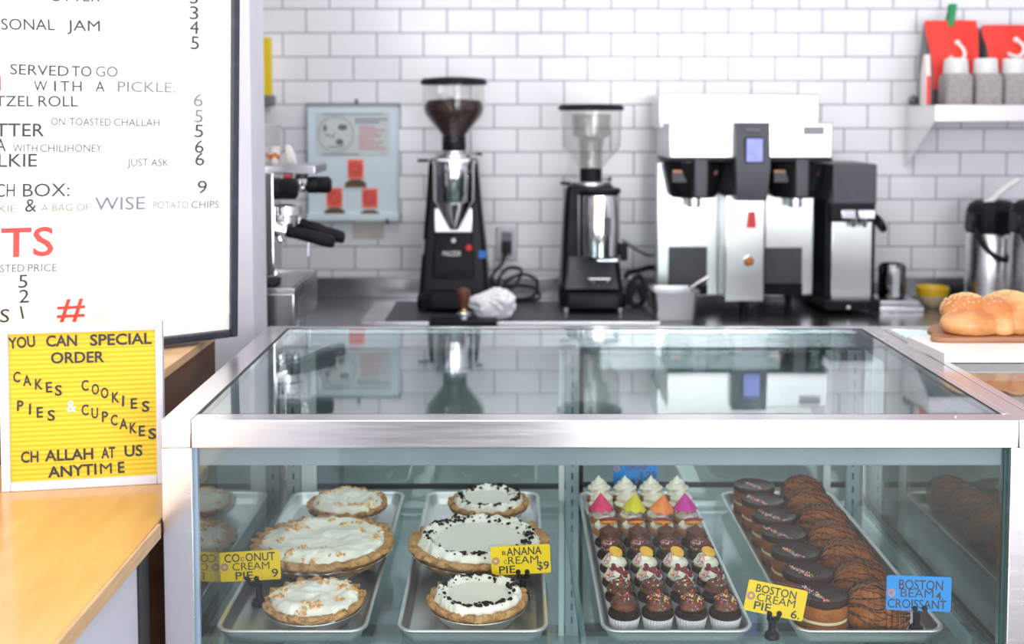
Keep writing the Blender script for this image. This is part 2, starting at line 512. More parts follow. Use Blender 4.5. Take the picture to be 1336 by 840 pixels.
    def bvh(self):
        return BVHTree.FromPolygons([Vector(v) for v in self.v], self.f)

    def build(self, name, m, parent=None, loc=None, ang=35):
        me = bpy.data.meshes.new(name)
        me.from_pydata(self.v, [], self.f)
        bm = bmesh.new()
        bm.from_mesh(me)
        bmesh.ops.recalc_face_normals(bm, faces=bm.faces[:])
        bm.to_mesh(me)
        bm.free()
        ms = m if isinstance(m, list) else [m]
        for x in ms:
            me.materials.append(x)
        if len(ms) > 1:
            me.polygons.foreach_set('material_index', self.mi)
        me.polygons.foreach_set('use_smooth', [True] * len(me.polygons))
        me.set_sharp_from_angle(angle=R(ang))
        if self.flat:
            me.polygons.foreach_set('use_smooth', [i not in self.flat for i in range(len(me.polygons))])
        o = bpy.data.objects.new(name, me)
        col.objects.link(o)
        if parent is not None:
            o.parent = parent
        if loc is not None:
            o.location = loc
        return o


def rrect(x0, x1, y0, y1, r, z=0.0, n=4):
    r = min(r, 0.49 * abs(x1 - x0), 0.49 * abs(y1 - y0))
    pts = []
    for cx, cy, a0 in ((x1 - r, y1 - r, 0), (x0 + r, y1 - r, pi / 2), (x0 + r, y0 + r, pi), (x1 - r, y0 + r, 3 * pi / 2)):
        for i in range(n + 1):
            a = a0 + pi / 2 * i / n
            pts.append((cx + r * cos(a), cy + r * sin(a), z))
    return pts


def thing(name, label, cat, loc=(0, 0, 0), rotz=0.0, group=None):
    o = bpy.data.objects.new(name, None)
    o.empty_display_size = 0.05
    col.objects.link(o)
    o.location = loc
    o.rotation_euler = (0, 0, rotz)
    return tag(o, label, cat, group)


def tag(o, label, cat, group=None):
    o['label'] = label
    o['category'] = cat
    if group:
        o['group'] = group
    return o


def struct(o):
    o['kind'] = 'structure'
    return o


def dup(root, loc, rotz=0.0, label=None):
    r = root.copy()
    col.objects.link(r)
    r.location = loc
    r.rotation_euler = (0, 0, rotz)
    if label:
        r['label'] = label
    for ch in root.children:
        c = ch.copy()
        col.objects.link(c)
        c.parent = r
        for g in ch.children:
            d = g.copy()
            col.objects.link(d)
            d.parent = c
    return r


def glyphs(s, off=0.0, ext=0.0):
    """text as a mesh in x (right), y (up) at font size 1"""
    cu = bpy.data.curves.new('txt', 'FONT')
    cu.body = s
    cu.size = 1.0
    cu.offset = 0.0 if 'M' in s else off
    cu.resolution_u = 3
    ob = bpy.data.objects.new('txt', cu)
    me = bpy.data.meshes.new_from_object(ob)
    vs_ = [v.co.copy() for v in me.vertices]
    fs = [list(p.vertices) for p in me.polygons]
    bpy.data.objects.remove(ob)
    bpy.data.curves.remove(cu)
    bpy.data.meshes.remove(me)
    return vs_, fs


_cap = max(v.y for v in glyphs('H')[0])


def put_text(mb, s, P0, P1, up, h, off=0.0, mi=0, lift=0.0, slant=None):
    """text from point P0 to P1 (baseline ends), cap height h along the vector up"""
    vs_, fs = glyphs(s, off)
    if not vs_:
        return
    x0, x1 = min(v.x for v in vs_), max(v.x for v in vs_)
    P0, P1, up = Vector(P0), Vector(P1), Vector(up).normalized()
    d = P1 - P0
    nrm = d.cross(up).normalized() * lift
    out = [P0 + d * ((v.x - x0) / (x1 - x0)) + up * (v.y / _cap * h) + nrm for v in vs_]
    mb.add(out, fs, mi)


class Plane:
    """a tilted rectangle in the room; maps photograph pixels to its own x (right), z (up) coordinates"""

    def __init__(self, origin, yaw, lean=0.0, roll=0.0):
        self.o = Vector(origin)
        self.M = Matrix.Rotation(yaw, 4, 'Z') @ Matrix.Rotation(lean, 4, 'X') @ Matrix.Rotation(roll, 4, 'Y')
        self.u = (self.M @ Vector((1, 0, 0, 0))).to_3d()
        self.n = (self.M @ Vector((0, 1, 0, 0))).to_3d()
        self.w = (self.M @ Vector((0, 0, 1, 0))).to_3d()

    def px(self, x, y):
        r = ray(x, y)
        t = (self.o - CAM).dot(self.n) / r.dot(self.n)
        p = CAM + r * t - self.o
        return Vector((p.dot(self.u), 0, p.dot(self.w)))

    def text(self, mb, s, x0, x1, yb0, yb1, hpx, off=0.0, mi=0, y=-0.001):
        a, b = self.px(x0, yb0), self.px(x1, yb1)
        h = (self.px(x0, yb0 - hpx) - a).length
        a.y = b.y = y
        d = (b - a).normalized()
        up = Vector((-d.z, 0, d.x))
        put_text(mb, s, a, b, up, h, off, mi)

FWD = Vector((0, cos(PIT), -sin(PIT)))


def kpx(P):
    return (Vector(P) - CAM).dot(FWD) / F


def fb(mb, x0, x1, y0, y1, D, depth, bev=0.003, mi=0):
    """box whose front face fills the photograph rectangle x0..x1, y0..y1 at distance D"""
    a, b = at(x0, y1, D), at(x1, y0, D)
    return mb.box(a.x, b.x, D, D + depth, a.z, b.z, bev, mi)


def part(mb, name, m, root, parent=None, ang=35):
    """mesh given in room coordinates becomes a child of root (or of a part of root)"""
    o = mb.build(name, m, parent or root, ang=ang)
    if parent is None:
        o.location = -root.location
    return o


def sub(mb, name, m, parent, ang=35):
    return mb.build(name, m, parent, ang=ang)


# ================================================================== the room
struct(MB().box(-2.7, 2.7, -1.9, 3.95, -0.08, 0.0).build('floor', M['floor']))
struct(MB().box(-2.55, -0.14, -1.75, 1.60, 0.0001, 0.004, 0.001).build('added_floor_panel', M['added_floor']))  # added unseen panel, lifts the haze mirrored in the left front glass
struct(MB().box(-2.7, 2.7, -1.9, 3.95, 3.0, 3.08).build('ceiling', M['ceiling']))
o = struct(MB().box(-2.7, 2.7, 0, 0.09, -1.79, 1.21).build('wall_back', M['tile']))
o.location = (-0.755, 3.81, 1.79)
o.data.transform(Matrix.Translation((0.755, 0, 0)))
struct(MB().box(-2.7, -2.6, -1.9, 3.81, 0, 3.0).build('wall_left', M['white_wall']))
struct(MB().box(2.6, 2.7, -1.9, 3.81, 0, 3.0).build('wall_right', M['white_wall']))
mb = MB()
mb.box(-2.6, -2.42, -1.9, -1.8, 0, 3.0).box(-0.08, 0.48, -1.9, -1.8, 0, 3.0).box(2.42, 2.6, -1.9, -1.8, 0, 3.0)
struct(MB().box(-2.58, 0.46, -1.7995, -1.775, 0, 0.82, 0.002).build('added_sill_panel', M['mid_grey']))  # added unseen grey panel, darkens what the case's front rail mirrors
mb.box(-2.42, -0.08, -1.9, -1.8, 0, 0.84).box(-2.42, -0.08, -1.9, -1.8, 2.56, 3.0).box(0.48, 2.42, -1.9, -1.8, 2.4, 3.0)
struct(mb.build('wall_front', M['white_wall']))
mb = MB()
for x in (-2.42, -1.27, -0.12):
    mb.box(x, x + 0.04, -1.88, -1.82, 0.84, 2.56, 0.004)
mb.box(-2.42, -0.08, -1.88, -1.82, 0.84, 0.88, 0.004).box(-2.42, -0.08, -1.88, -1.82, 2.52, 2.56, 0.004)
struct(mb.build('window_1', M['dark_grey']))
mb = MB()
for x in (0.48, 1.43, 2.38):
    mb.box(x, x + 0.04, -1.88, -1.82, 0.0, 2.4, 0.004)
mb.box(0.48, 2.42, -1.88, -1.82, 2.36, 2.4, 0.004).box(0.48, 2.42, -1.88, -1.82, 0.0, 0.05, 0.004)
struct(mb.build('door_1', M['dark_grey']))
# the white wall end between the menu and the espresso machine
XP = at(347.5, 300, 2.61).x
mb = MB().box(-2.6, XP, 2.47, 2.61, 0, 3.0, 0.004)
struct(mb.build('wall_partition', M['white_wall']))

# ================================================================== left: counter, cabinet, menu, letter board
CZ = 0.92
ctr = thing('wooden_counter', 'honey wood counter top on white base under the yellow letter board', 'counter', (-1.2, 1.2, 0))
part(MB().box(-2.0, -0.522, -0.2, 1.945, CZ - 0.022, CZ, 0.003), 'counter_top', M['wood_top'], ctr)
part(MB().box(-0.522, -0.517, -0.2, 1.66, CZ - 0.022, CZ - 0.0005, 0.001), 'edge_band', M['wood_edge'], ctr)
part(MB().box(-2.0, -0.54, -0.16, 1.62, 0.0, CZ - 0.022, 0.003), 'base_panel', M['panel_white'], ctr)
part(MB().box(-0.548, -0.536, 1.62, 1.66, 0.0, CZ - 0.022, 0.001), 'gap_shade_strip', M['gasket'], ctr)  # dark strip standing in for the shade in the gap beside the case

cab = thing('wooden_cabinet', 'brown veneered cabinet with pale plywood top behind the letter board', 'cabinet', (-1.1, 2.1, 0))
part(MB().box(-2.0, -0.60, 1.955, 2.30, 0, 1.067, 0.002), 'cabinet_body', M['wood_brown'], cab)
part(MB().box(-2.0, -0.597, 1.952, 2.30, 1.067, 1.084, 0.002), 'cabinet_top', M['wood_edge'], cab)

# --- menu
MP = Plane(at(309, 438, 2.2), R(32), R(6.0), R(-0.8))
menu = thing('menu_board', 'large white letter menu in a scuffed black frame above the brown cabinet', 'menu', MP.o)
menu.matrix_world = Matrix.Translation(MP.o) @ MP.M
MW, MHH, FW = 0.95, 0.78, 0.014


def mpart(mb, name, m, par=menu):
    return mb.build(name, m, par)


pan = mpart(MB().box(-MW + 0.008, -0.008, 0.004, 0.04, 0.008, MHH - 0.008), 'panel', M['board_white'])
mb = MB()
mb.box(-FW, 0, -0.008, 0.044, 0, MHH, 0.003).box(-MW, -MW + FW, -0.008, 0.044, 0, MHH, 0.003)
mb.box(-MW + FW, -FW, -0.008, 0.044, 0, FW, 0.003).box(-MW + FW, -FW, -0.008, 0.044, MHH - FW, MHH, 0.003)
mpart(mb, 'frame', M['navy_frame'])
mb = MB()
INKS = [M['ink'], M['ink_grey'], M['ink_pale'], M['ink_lilac'], M['ink_red'], M['ink_ghost']]
for s, x0, x1, y0, y1, h, mi, off in [
    ('UTTER', 67, 131, 1.5, 2, 13, 0, 0), ('ASONAL', -14, 72, 38.5, 39.5, 14.5, 0, 0), ('JAM', 88, 131, 40, 41, 14, 0, 0),
    ('3', 248, 259, 4.5, 5, 17, 0, 0), ('3', 248, 259.5, 25, 25.4, 17, 0, 0), ('4', 248, 260, 44, 44.5, 17, 0, 0), ('5', 249, 260, 64, 64.7, 17, 0, 0),
    ('SERVED', 13.6, 90, 97, 99.5, 13.5, 0, 0), ('TO', 94, 120, 99.7, 100, 13.5, 0, 0), ('GO', 125.5, 154, 100, 100.4, 13.5, 1, 0),
    ('W', 44.5, 62, 119, 119.2, 13.5, 0, 0), ('I', 71, 73.5, 119.2, 119.2, 13.5, 0, 0), ('T', 79, 91, 119.3, 119.4, 13.5, 0, 0), ('H', 95, 107, 119.4, 119.5, 13.5, 0, 0),
    ('A', 125, 137, 119.6, 119.8, 13.5, 0, 0), ('PICKLE.', 154, 229, 119.8, 120.8, 13.5, 3, 0),
    ('TZEL', -6, 44, 138.8, 139, 13.8, 0, 0), ('ROLL', 50.5, 102, 139, 139.2, 13.8, 0, 0),
    ('6', 253, 265, 138.7, 139, 16.5, 3, 0), ('5', 254, 265, 159.7, 160, 16.5, 3, 0), ('5', 254, 265.5, 179, 179.2, 16.5, 0, 0), ('6', 254.5, 266, 199.5, 199.7, 16.5, 0, 0), ('6', 255, 267, 216, 216, 16.5, 0, 0),
    ('TTER', -6, 58, 178.2, 178.2, 17, 0, 0.006), ('ON', 67, 85, 163.5, 163.7, 9.8, 1, 0), ('TOASTED', 91, 145, 163.8, 164.4, 9.8, 1, 0), ('CHALLAH', 149, 208.6, 164.4, 165, 9.8, 1, 0),
    ('A', -6, 8, 197.8, 197.8, 16.5, 0, 0), ('WITH', 17, 49, 198.3, 198.3, 9.8, 1, 0), ('CHILI', 52.5, 86, 198.3, 198.3, 9.8, 1, 0), ('HONEY', 88.5, 133.5, 198.3, 198.2, 9.8, 1, 0),
    ('LKIE', -2, 48.5, 218, 217.6, 17, 0, 0.004), ('\u00b7 JUST ASK \u00b7', 161, 226.5, 217, 217, 9.8, 1, 0),
    ('CH', -5, 19.5, 257.3, 257, 17, 0, 0), ('BOX:', 30, 91, 257, 256, 17, 0, 0), ('9', 258, 270.5, 252.7, 252.3, 16.5, 0, 0),
    ('KIE', -1, 21, 277.4, 277, 9.5, 2, 0), ('&', 33, 48, 276.8, 276.4, 17, 0, 0), ('A BAG OF', 53.6, 117.6, 276.2, 275, 9.5, 2, 0), ('WISE', 124, 189.6, 274.8, 273.2, 17, 3, 0), ('POTATO', 200, 246, 272.8, 272, 9.5, 2, 0), ('CHIPS', 250, 286, 272, 271.6, 9.5, 1, 0),
    ('I', -9, -2, 336.5, 336, 38, 4, 0.02), ('TS', 1.5, 70, 336, 333, 37, 4, 0.012), ('I', -2, 1.5, 118, 118, 19, 4, 0.01),
    ('STED', 0, 32, 355.5, 354.8, 9.6, 1, 0), ('PRICE', 36.5, 74.4, 354.8, 354, 9.6, 1, 0),
    ('5', 24, 36, 376, 375.6, 17, 0, 0), ('2', 25, 38, 395.6, 395, 17, 0, 0), ('1', 29.4, 31.8, 416.6, 416, 17, 0, 0), ('S', 0, 12, 421, 420.6, 17, 0, 0),
    ('#', 74.4, 110.7, 420.5, 418.5, 32, 4, 0.004),
    ('B', 124, 160, 425, 424, 40, 5, 0.02), ('B', 216, 254, 429, 428, 42, 5, 0.02), ('O', 264, 299, 428, 427, 42, 5, 0.02)]:
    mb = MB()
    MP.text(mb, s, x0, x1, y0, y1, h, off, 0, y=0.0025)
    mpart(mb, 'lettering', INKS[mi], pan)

# --- yellow letter board
a, b = atz(3, 641, CZ), atz(215, 629.5, CZ)
SY = math.atan2(b.y - a.y, b.x - a.x)
SP = Plane(a, SY, R(-1.5), 0)
SW = (b - a).length
SH = SP.px(2, 424.5).z
sign = thing('letter_board', 'square yellow letter board in white frame standing on the wooden counter', 'sign', SP.o)
sign.matrix_world = Matrix.Translation(SP.o) @ SP.M
FR = SW * 12 / 213
felt = MB().box(FR * 0.8, SW - FR * 0.8, 0.0, 0.012, FR * 0.8, SH - FR * 0.8).build('felt_panel', M['felt'], sign)
mb = MB()
mb.box(0, FR, -0.006, 0.016, 0, SH, 0.002).box(SW - FR * 0.8, SW, -0.006, 0.016, 0, SH, 0.002)
mb.box(FR, SW - FR * 0.8, -0.006, 0.016, 0, FR, 0.002).box(FR, SW - FR * 0.8, -0.006, 0.016, SH - FR, SH, 0.002)
mb.build('frame', M['sign_frame'], sign)
mb = MB()
for s, x0, x1, y0, y1, h, mi in [
    ('YOU', 38, 150, 177, 167, 46, 0), ('CAN', 195, 325, 167, 164, 46, 0), ('SPECIAL', 380, 640, 163, 155, 46, 0), ('ORDER', 215, 440, 238, 232, 46, 0),
    ('C', 56, 86, 317, 317, 44, 0), ('A', 98, 133, 333, 331, 44, 0), ('K', 148, 181, 348, 347, 44, 0), ('E', 195, 222, 361, 359, 44, 0), ('S', 232, 262, 374, 373, 44, 0),
    ('C', 344, 374, 353, 352, 44, 0), ('O', 387, 418, 369, 368, 44, 0), ('O', 426, 458, 385, 383, 44, 0), ('K', 472, 504, 403, 402, 44, 0), ('I', 514, 523, 418, 418, 44, 0), ('E', 551, 578, 429, 428, 44, 0), ('S', 598, 630, 441, 440, 44, 0),
    ('P', 72, 99, 438, 438, 44, 0), ('I', 122, 131, 452, 452, 44, 0), ('E', 155, 182, 466, 465, 44, 0), ('S', 201, 233, 479, 478, 44, 0),
    ('&', 282, 324, 443, 441, 48, 1),
    ('C', 344, 374, 456, 455, 44, 0), ('U', 386, 414, 469, 468, 44, 0), ('P', 430, 456, 484, 483, 44, 0), ('C', 467, 496, 499, 498, 44, 0), ('A', 503, 538, 515, 514, 44, 0), ('K', 547, 576, 532, 531, 44, 0), ('E', 585, 611, 544, 543, 44, 0), ('S', 625, 658, 556, 555, 44, 0),
    ('CH', 89, 163, 656, 653, 46, 0), ('ALLAH', 190, 394, 650, 640, 46, 0), ('AT', 428, 486, 638, 635, 46, 0), ('US', 525, 601, 630, 626, 46, 0),
    ('ANYTI', 203, 408, 719, 705, 46, 0), ('M', 422, 472, 704, 701, 46, 0), ('E', 498, 526, 699, 697, 46, 0)]:
    SP.text(mb, s, x0 / 3.229, x1 / 3.229, 400 + y0 / 3.229, 400 + y1 / 3.229, h / 3.229 * 0.97, 0.02, mi, y=-0.0015)
mb.build('lettering', [M['letter_black'], M['letter_white']], felt)

# ================================================================== display case
CX0, CX1, CY0, CY1, CT = -0.517, 0.777, 1.667, 2.40, 1.072
IX0, IX1 = -0.472, 0.736
RB = 1.030
case = thing('display_case', 'stainless steel framed glass pastry display case holding four trays', 'display case', (0.13, 2.03, 0))
for x0, x1 in ((CX0, IX0), (IX1, CX1)):
    part(MB().box(x0, x1, CY0, CY0 + 0.04, 0.0, RB, 0.0015), 'corner_post', M['steel_case'], case)
    part(MB().box(x0, x1, CY1 - 0.03, CY1 + 0.02, 0.0, RB, 0.0015), 'corner_post', M['steel_case'], case)
part(MB().box(IX0 - 0.0005, 0.7462, CY0, CY0 + 0.036, RB, CT, 0.0015), 'front_rail', M['steel_case'], case)
part(MB().box(CX0, IX0 - 0.001, CY0, CY1, RB, CT, 0.0015), 'side_rail', M['steel_case'], case)
part(MB().box(0.7468, CX1, CY0, CY1, RB, CT, 0.0015).box(IX1, 0.7467, CY0 + 0.0365, CY1, RB, CT, 0.0012), 'side_rail', M['steel_case'], case)
part(MB().box(CX0, CX1, CY1 + 0.0005, CY1 + 0.024, RB, CT, 0.0015), 'back_rail', M['steel_case'], case)
mb = MB()
g = 0.0035
for q in ((IX0, IX1, CY0 + 0.0365, CY0 + 0.0385), (IX0, IX1, CY1 - 0.003, CY1), (IX0, IX0 + g, CY0 + 0.0385, CY1 - 0.003), (IX1 - g, IX1, CY0 + 0.0385, CY1 - 0.003)):
    mb.box(q[0], q[1], q[2], q[3], CT - 0.0025, CT - 0.0005)
part(mb, 'gasket', M['gasket'], case)
part(MB().box(IX0 + g, IX1 - g, CY0 + 0.0385, CY1 - 0.003, CT - 0.007, CT - 0.001), 'top_glass', M['glass_top'], case)
part(MB().box(IX0, IX1, CY0 + 0.014, CY0 + 0.019, 0.40, RB), 'front_glass', M['glass_front'], case)
part(MB().box(IX0, IX0 + 0.0045, CY0 + 0.0125, CY0 + 0.0195, 0.40, RB), 'glass_edge', M['glass_edge_pale'], case)
part(MB().box(IX1 - 0.004, IX1, CY0 + 0.0135, CY0 + 0.0195, 0.40, RB), 'glass_edge', M['glass_edge'], case)
part(MB().box(IX0 - 0.012, IX0 - 0.007, CY0 + 0.04, CY1 - 0.03, 0.40, RB), 'side_glass', M['glass_side'], case)
part(MB().box(IX1 + 0.004, IX1 + 0.009, CY0 + 0.04, CY1 - 0.03, 0.40, RB), 'side_glass', M['glass_side'], case)
part(MB().box(IX0 + 0.002, IX1 - 0.002, CY0 + 0.021, CY0 + 0.05, 0.997, RB, 0.003), 'light_housing', M['housing'], case)
SHZ = 0.712
part(MB().box(IX0 + 0.004, IX1 - 0.006, CY0 + 0.024, CY1 - 0.032, SHZ - 0.008, SHZ), 'glass_shelf', M['glass_shelf'], case)
part(MB().box(IX0 + 0.004, IX1 - 0.006, CY0 + 0.0225, CY0 + 0.024, SHZ - 0.008, SHZ).box(IX1 - 0.006, IX1 - 0.0045, CY0 + 0.024, CY1 - 0.032, SHZ - 0.008, SHZ), 'shelf_edge', M['glass_edge'], case)
for x in (IX0 + 0.012, 0.108, IX1 - 0.022):
    part(MB().prism([(x, SHZ - 0.0085), (x + 0.008, SHZ - 0.0085), (x + 0.008, SHZ - 0.03), (x, SHZ - 0.03)], CY0 + 0.09, CY1 - 0.034), 'shelf_bracket', M['standard'], case)
part(MB().box(IX0 - 0.005, IX1 + 0.003, CY0 + 0.02, CY1 - 0.03, 0.40, 0.42, 0.002), 'deck', M['deck'], case)
part(MB().box(IX0, IX1, CY0 + 0.004, CY1 - 0.02, 0.02, 0.398, 0.002), 'base_panel', M['steel_case'], case)
# slotted uprights and pale trim at the back
yb = CY1 - 0.031
for x0, x1 in ((IX0 + 0.001, IX0 + 0.028), (0.112, 0.140), (IX1 - 0.036, IX1 - 0.008)):
    mb = MB().box(x0, x1, yb - 0.004, yb + 0.004, 0.421, RB, 0.001)
    z = 0.45
    xc = (x0 + x1) / 2
    while z < 1.02:
        mb.box(xc - 0.0018, xc + 0.0018, yb - 0.0045, yb - 0.0035, z, z + 0.014, 0, 1)
        z += 0.028
    part(mb, 'slotted_upright', [M['standard'], M['gasket']], case)
for x0, x1 in ((IX0 + 0.03, IX0 + 0.062), (0.098, 0.110), (0.653, 0.668)):
    part(MB().box(x0, x1, yb - 0.001, yb + 0.006, 0.421, RB, 0.001), 'back_trim', M['strip_white'], case)
for i, (x0, x1) in enumerate(((IX0 + 0.01, 0.15), (0.118, IX1 - 0.01))):
    y = CY1 - 0.018 + 0.011 * i
    d = part(MB().box(x0, x1, y, y + 0.004, 0.43, RB - 0.005), 'sliding_door', M['glass_door'], case)
    mb = MB().box(x0, x1, y - 0.002, y + 0.006, 0.733, 0.743).box(x0, x1, y - 0.002, y + 0.006, 0.42, 0.436).box(x0, x0 + 0.012, y - 0.002, y + 0.006, 0.436, RB - 0.005).box(x1 - 0.012, x1, y - 0.002, y + 0.006, 0.436, RB - 0.005)
    sub(mb, 'door_frame', M['gasket'], d)
part(MB().cyl(0.0022, 0, 0.002, 12, T=Matrix.Translation((-0.441, CY0 + 0.02, CT - 0.0008))), 'screw', M['chrome'], case)
part(MB().cyl(0.0018, 0, 0.002, 12, T=Matrix.Translation((0.66, CY0 + 0.02, CT - 0.0008))), 'screw', M['chrome'], case)

# --- neighbouring glass counter on the right
nc = thing('glass_counter', 'second glass topped steel counter carrying the challah, right of the pastry case', 'counter', (1.3, 2.03, 0))
NX0, NX1 = 0.779, 1.9
part(MB().box(NX0, NX1, CY0, CY0 + 0.036, RB, CT, 0.0015), 'front_rail', M['steel_case'], nc)
part(MB().box(NX0, NX1, CY1 - 0.012, CY1 + 0.024, RB, CT, 0.0015), 'back_rail', M['steel_case'], nc)
part(MB().box(NX0, NX0 + 0.016, CY0 + 0.0365, CY1 - 0.0125, RB, CT, 0.0015), 'side_rail', M['steel_case'], nc)
part(MB().box(NX1 - 0.03, NX1, CY0 + 0.0365, CY1 - 0.0125, RB, CT, 0.0015), 'side_rail', M['steel_case'], nc)
part(MB().box(NX0 + 0.0165, NX1 - 0.0305, CY0 + 0.037, CY1 - 0.013, CT - 0.008, CT - 0.001), 'top_glass', M['glass_top'], nc)
part(MB().box(NX0, NX0 + 0.03, CY0, CY0 + 0.04, 0, RB - 0.0005, 0.0015), 'corner_post', M['steel_case'], nc)
part(MB().box(NX1 - 0.03, NX1, CY0, CY0 + 0.04, 0, RB - 0.0005, 0.0015), 'corner_post', M['steel_case'], nc)
part(MB().box(NX0 + 0.03, NX1 - 0.03, CY0 + 0.012, CY0 + 0.018, 0.40, RB), 'front_glass', M['glass_front'], nc)
part(MB().box(NX0 + 0.002, NX1, CY1 - 0.02, CY1, 0.0, RB - 0.001, 0.002), 'back_panel', M['inner_brown'], nc)
part(MB().box(NX0 + 0.002, NX1 - 0.002, CY0 + 0.041, CY1 - 0.021, 0.0, 0.62, 0.002), 'base_cabinet', M['inner_brown'], nc)

# --- white slab, wooden board, challah
sz = CT + 0.017
fl = atz(1232, 461, sz)
bl = atz(1176, 439, sz)
slab = MB()
x1 = 1.35
slab.loft([[(fl.x, fl.y, z), (x1, fl.y, z), (x1, bl.y, z), (bl.x + 0.012, bl.y, z)] for z in (CT, sz)])
tag(slab.build('cutting_board', M['slab_white']), 'thick white cutting slab under the wooden board on the glass counter', 'cutting board')
bz = sz + 0.010
f0 = atz(1222, 443.5, bz - 0.004)
tip = atz(1210, 433, bz - 0.004)
bd = [(1.33, f0.y), (1.33, f0.y + 0.16), (tip.x + 0.06, f0.y + 0.16), (tip.x + 0.035, f0.y + 0.145), (tip.x + 0.012, f0.y + 0.11), (tip.x + 0.001, tip.y + 0.006), (tip.x, tip.y - 0.006), (tip.x + 0.003, tip.y - 0.018), (f0.x - 0.006, f0.y + 0.016), (f0.x, f0.y + 0.007), (f0.x + 0.012, f0.y + 0.001), (f0.x + 0.03, f0.y)]
bcx, bcy = 1.05, f0.y + 0.08
mb = MB().loft([[(bcx + (x - bcx) * s_, bcy + (y - bcy) * s_, z_) for x, y in bd] for s_, z_ in ((0.985, sz + 0.0003), (1.0, sz + 0.003), (1.0, bz - 0.002), (0.99, bz))])
tag(mb.build('serving_board', M['wood_board']), 'brown rounded wooden board between challah and white slab', 'serving board')
ch = thing('challah_loaf', 'golden braided challah loaf with seeded crust on the wooden board', 'bread', (f0.x + 0.11, f0.y + 0.09, bz))
mb = MB()


def lobe(px, py, D, rx, ry, rz, rot=0.0, tilt=0.0):
    c = at(px, py, D)
    T = Matrix.Translation(c) @ Matrix.Rotation(rot, 4, 'Y') @ Matrix.Rotation(tilt, 4, 'Z')
    mb.ball((0, 0, 0), rx, ry, rz, 28, 18, T=T, fn=lambda d: 1 + 0.03 * noise.noise(d * 2.1 + c * 9))


D0 = f0.y
lobe(1267, 423, D0 + 0.055, 0.062, 0.045, 0.031, R(2), R(12))
lobe(1256, 402, D0 + 0.095, 0.044, 0.045, 0.029, R(-14), R(-25))
lobe(1299, 411, D0 + 0.085, 0.043, 0.05, 0.037, R(20), R(-32))
lobe(1304, 425, D0 + 0.050, 0.026, 0.036, 0.028, R(60), R(10))
lobe(1313, 399, D0 + 0.120, 0.052, 0.05, 0.030, R(-6), R(30))
lobe(1333, 410, D0 + 0.085, 0.045, 0.05, 0.040, R(24), R(-32))
lobe(1342, 424, D0 + 0.055, 0.055, 0.04, 0.027, R(-4), R(14))
lobe(1372, 405, D0 + 0.105, 0.058, 0.05, 0.036, R(10), R(-25))
lobe(1385, 420, D0 + 0.065, 0.055, 0.045, 0.031, R(-6), R(16))
lobe(1415, 412, D0 + 0.09, 0.05, 0.045, 0.032, R(6), R(-10))
zmin = min(v[2] for v in mb.v)
mb.v = [(v[0], v[1], max(v[2], bz + 0.0006)) for v in mb.v]
bvh_loaf = mb.bvh()
cr = part(mb, 'crust', M['challah'], ch, ang=180)
rm = cr.modifiers.new('fuse', 'REMESH')
rm.mode = 'VOXEL'
rm.voxel_size = 0.0028
rm.use_smooth_shade = True
sm = cr.modifiers.new('soften', 'SMOOTH')
sm.factor = 0.5
sm.iterations = 1
mb = MB()
rs = random.Random(3)
for px, py, D, n, sp_ in ((1256, 390, D0 + 0.095, 190, 0.028), (1312, 388, D0 + 0.12, 240, 0.036), (1340, 396, D0 + 0.09, 70, 0.03)):
    c = at(px, py, D)
    for i in range(n):
        x, y = c.x + rs.gauss(0, sp_), c.y + rs.gauss(0, 0.018)
        h = bvh_loaf.ray_cast(Vector((x, y, 1.4)), Vector((0, 0, -1)))
        if h[0] and h[1].z > 0.45:
            mb.ball(h[0], 0.0028, 0.0018, 0.0015, 6, 4, T=Matrix.Translation(h[0]) @ Matrix.Rotation(rs.uniform(0, 3), 4, 'Z') @ Matrix.Translation(-h[0]))
sd = part(mb, 'seeds', M['seed'], ch)
sd['kind'] = 'stuff'

# ================================================================== trays
PW, PL, PH = 0.234, 0.652, 0.025
PY0 = 1.703
PX = (-0.3385, -0.0605, 0.2535, 0.5475)


def pan_mesh():
    mb = MB()
    w, l = PW / 2, PL / 2

    def rr(d, z, r):
        return rrect(-w + d, w - d, -l + d, l - d, r, z, 6)

    # outside up, over the beaded rim, inside down to the floor
    s = [rr(0.016, 0.0, 0.018), rr(0.013, 0.0012, 0.02), rr(0.006, PH - 0.005, 0.024), rr(0.001, PH - 0.0045, 0.027), rr(0, PH - 0.002, 0.028),
         rr(0.001, PH - 0.0003, 0.027), rr(0.004, PH, 0.025), rr(0.007, PH - 0.001, 0.023), rr(0.0085, PH - 0.004, 0.022), rr(0.0145, 0.0035, 0.02), rr(0.018, 0.0016, 0.018)]
    mb.loft(s)
    return mb


PANLAB = ['long aluminium tray holding the coconut cream pies', 'long aluminium tray holding the banana cream pies with dark crumbs',
          'long aluminium tray filled with decorated cupcakes', 'long aluminium tray holding chocolate glazed cakes and croissants']
pan0 = pan_mesh().build('sheet_pan', M['aluminium'], ang=50)
for i, x in enumerate(PX):
    o = pan0 if i == 0 else pan0.copy()
    if i:
        col.objects.link(o)
    o.location = (x, PY0 + PL / 2, SHZ + 0.0006)
    tag(o, PANLAB[i], 'baking tray', 'aluminium trays in the pastry case')
FZ = SHZ + 0.0006 + 0.0018      # tray floor


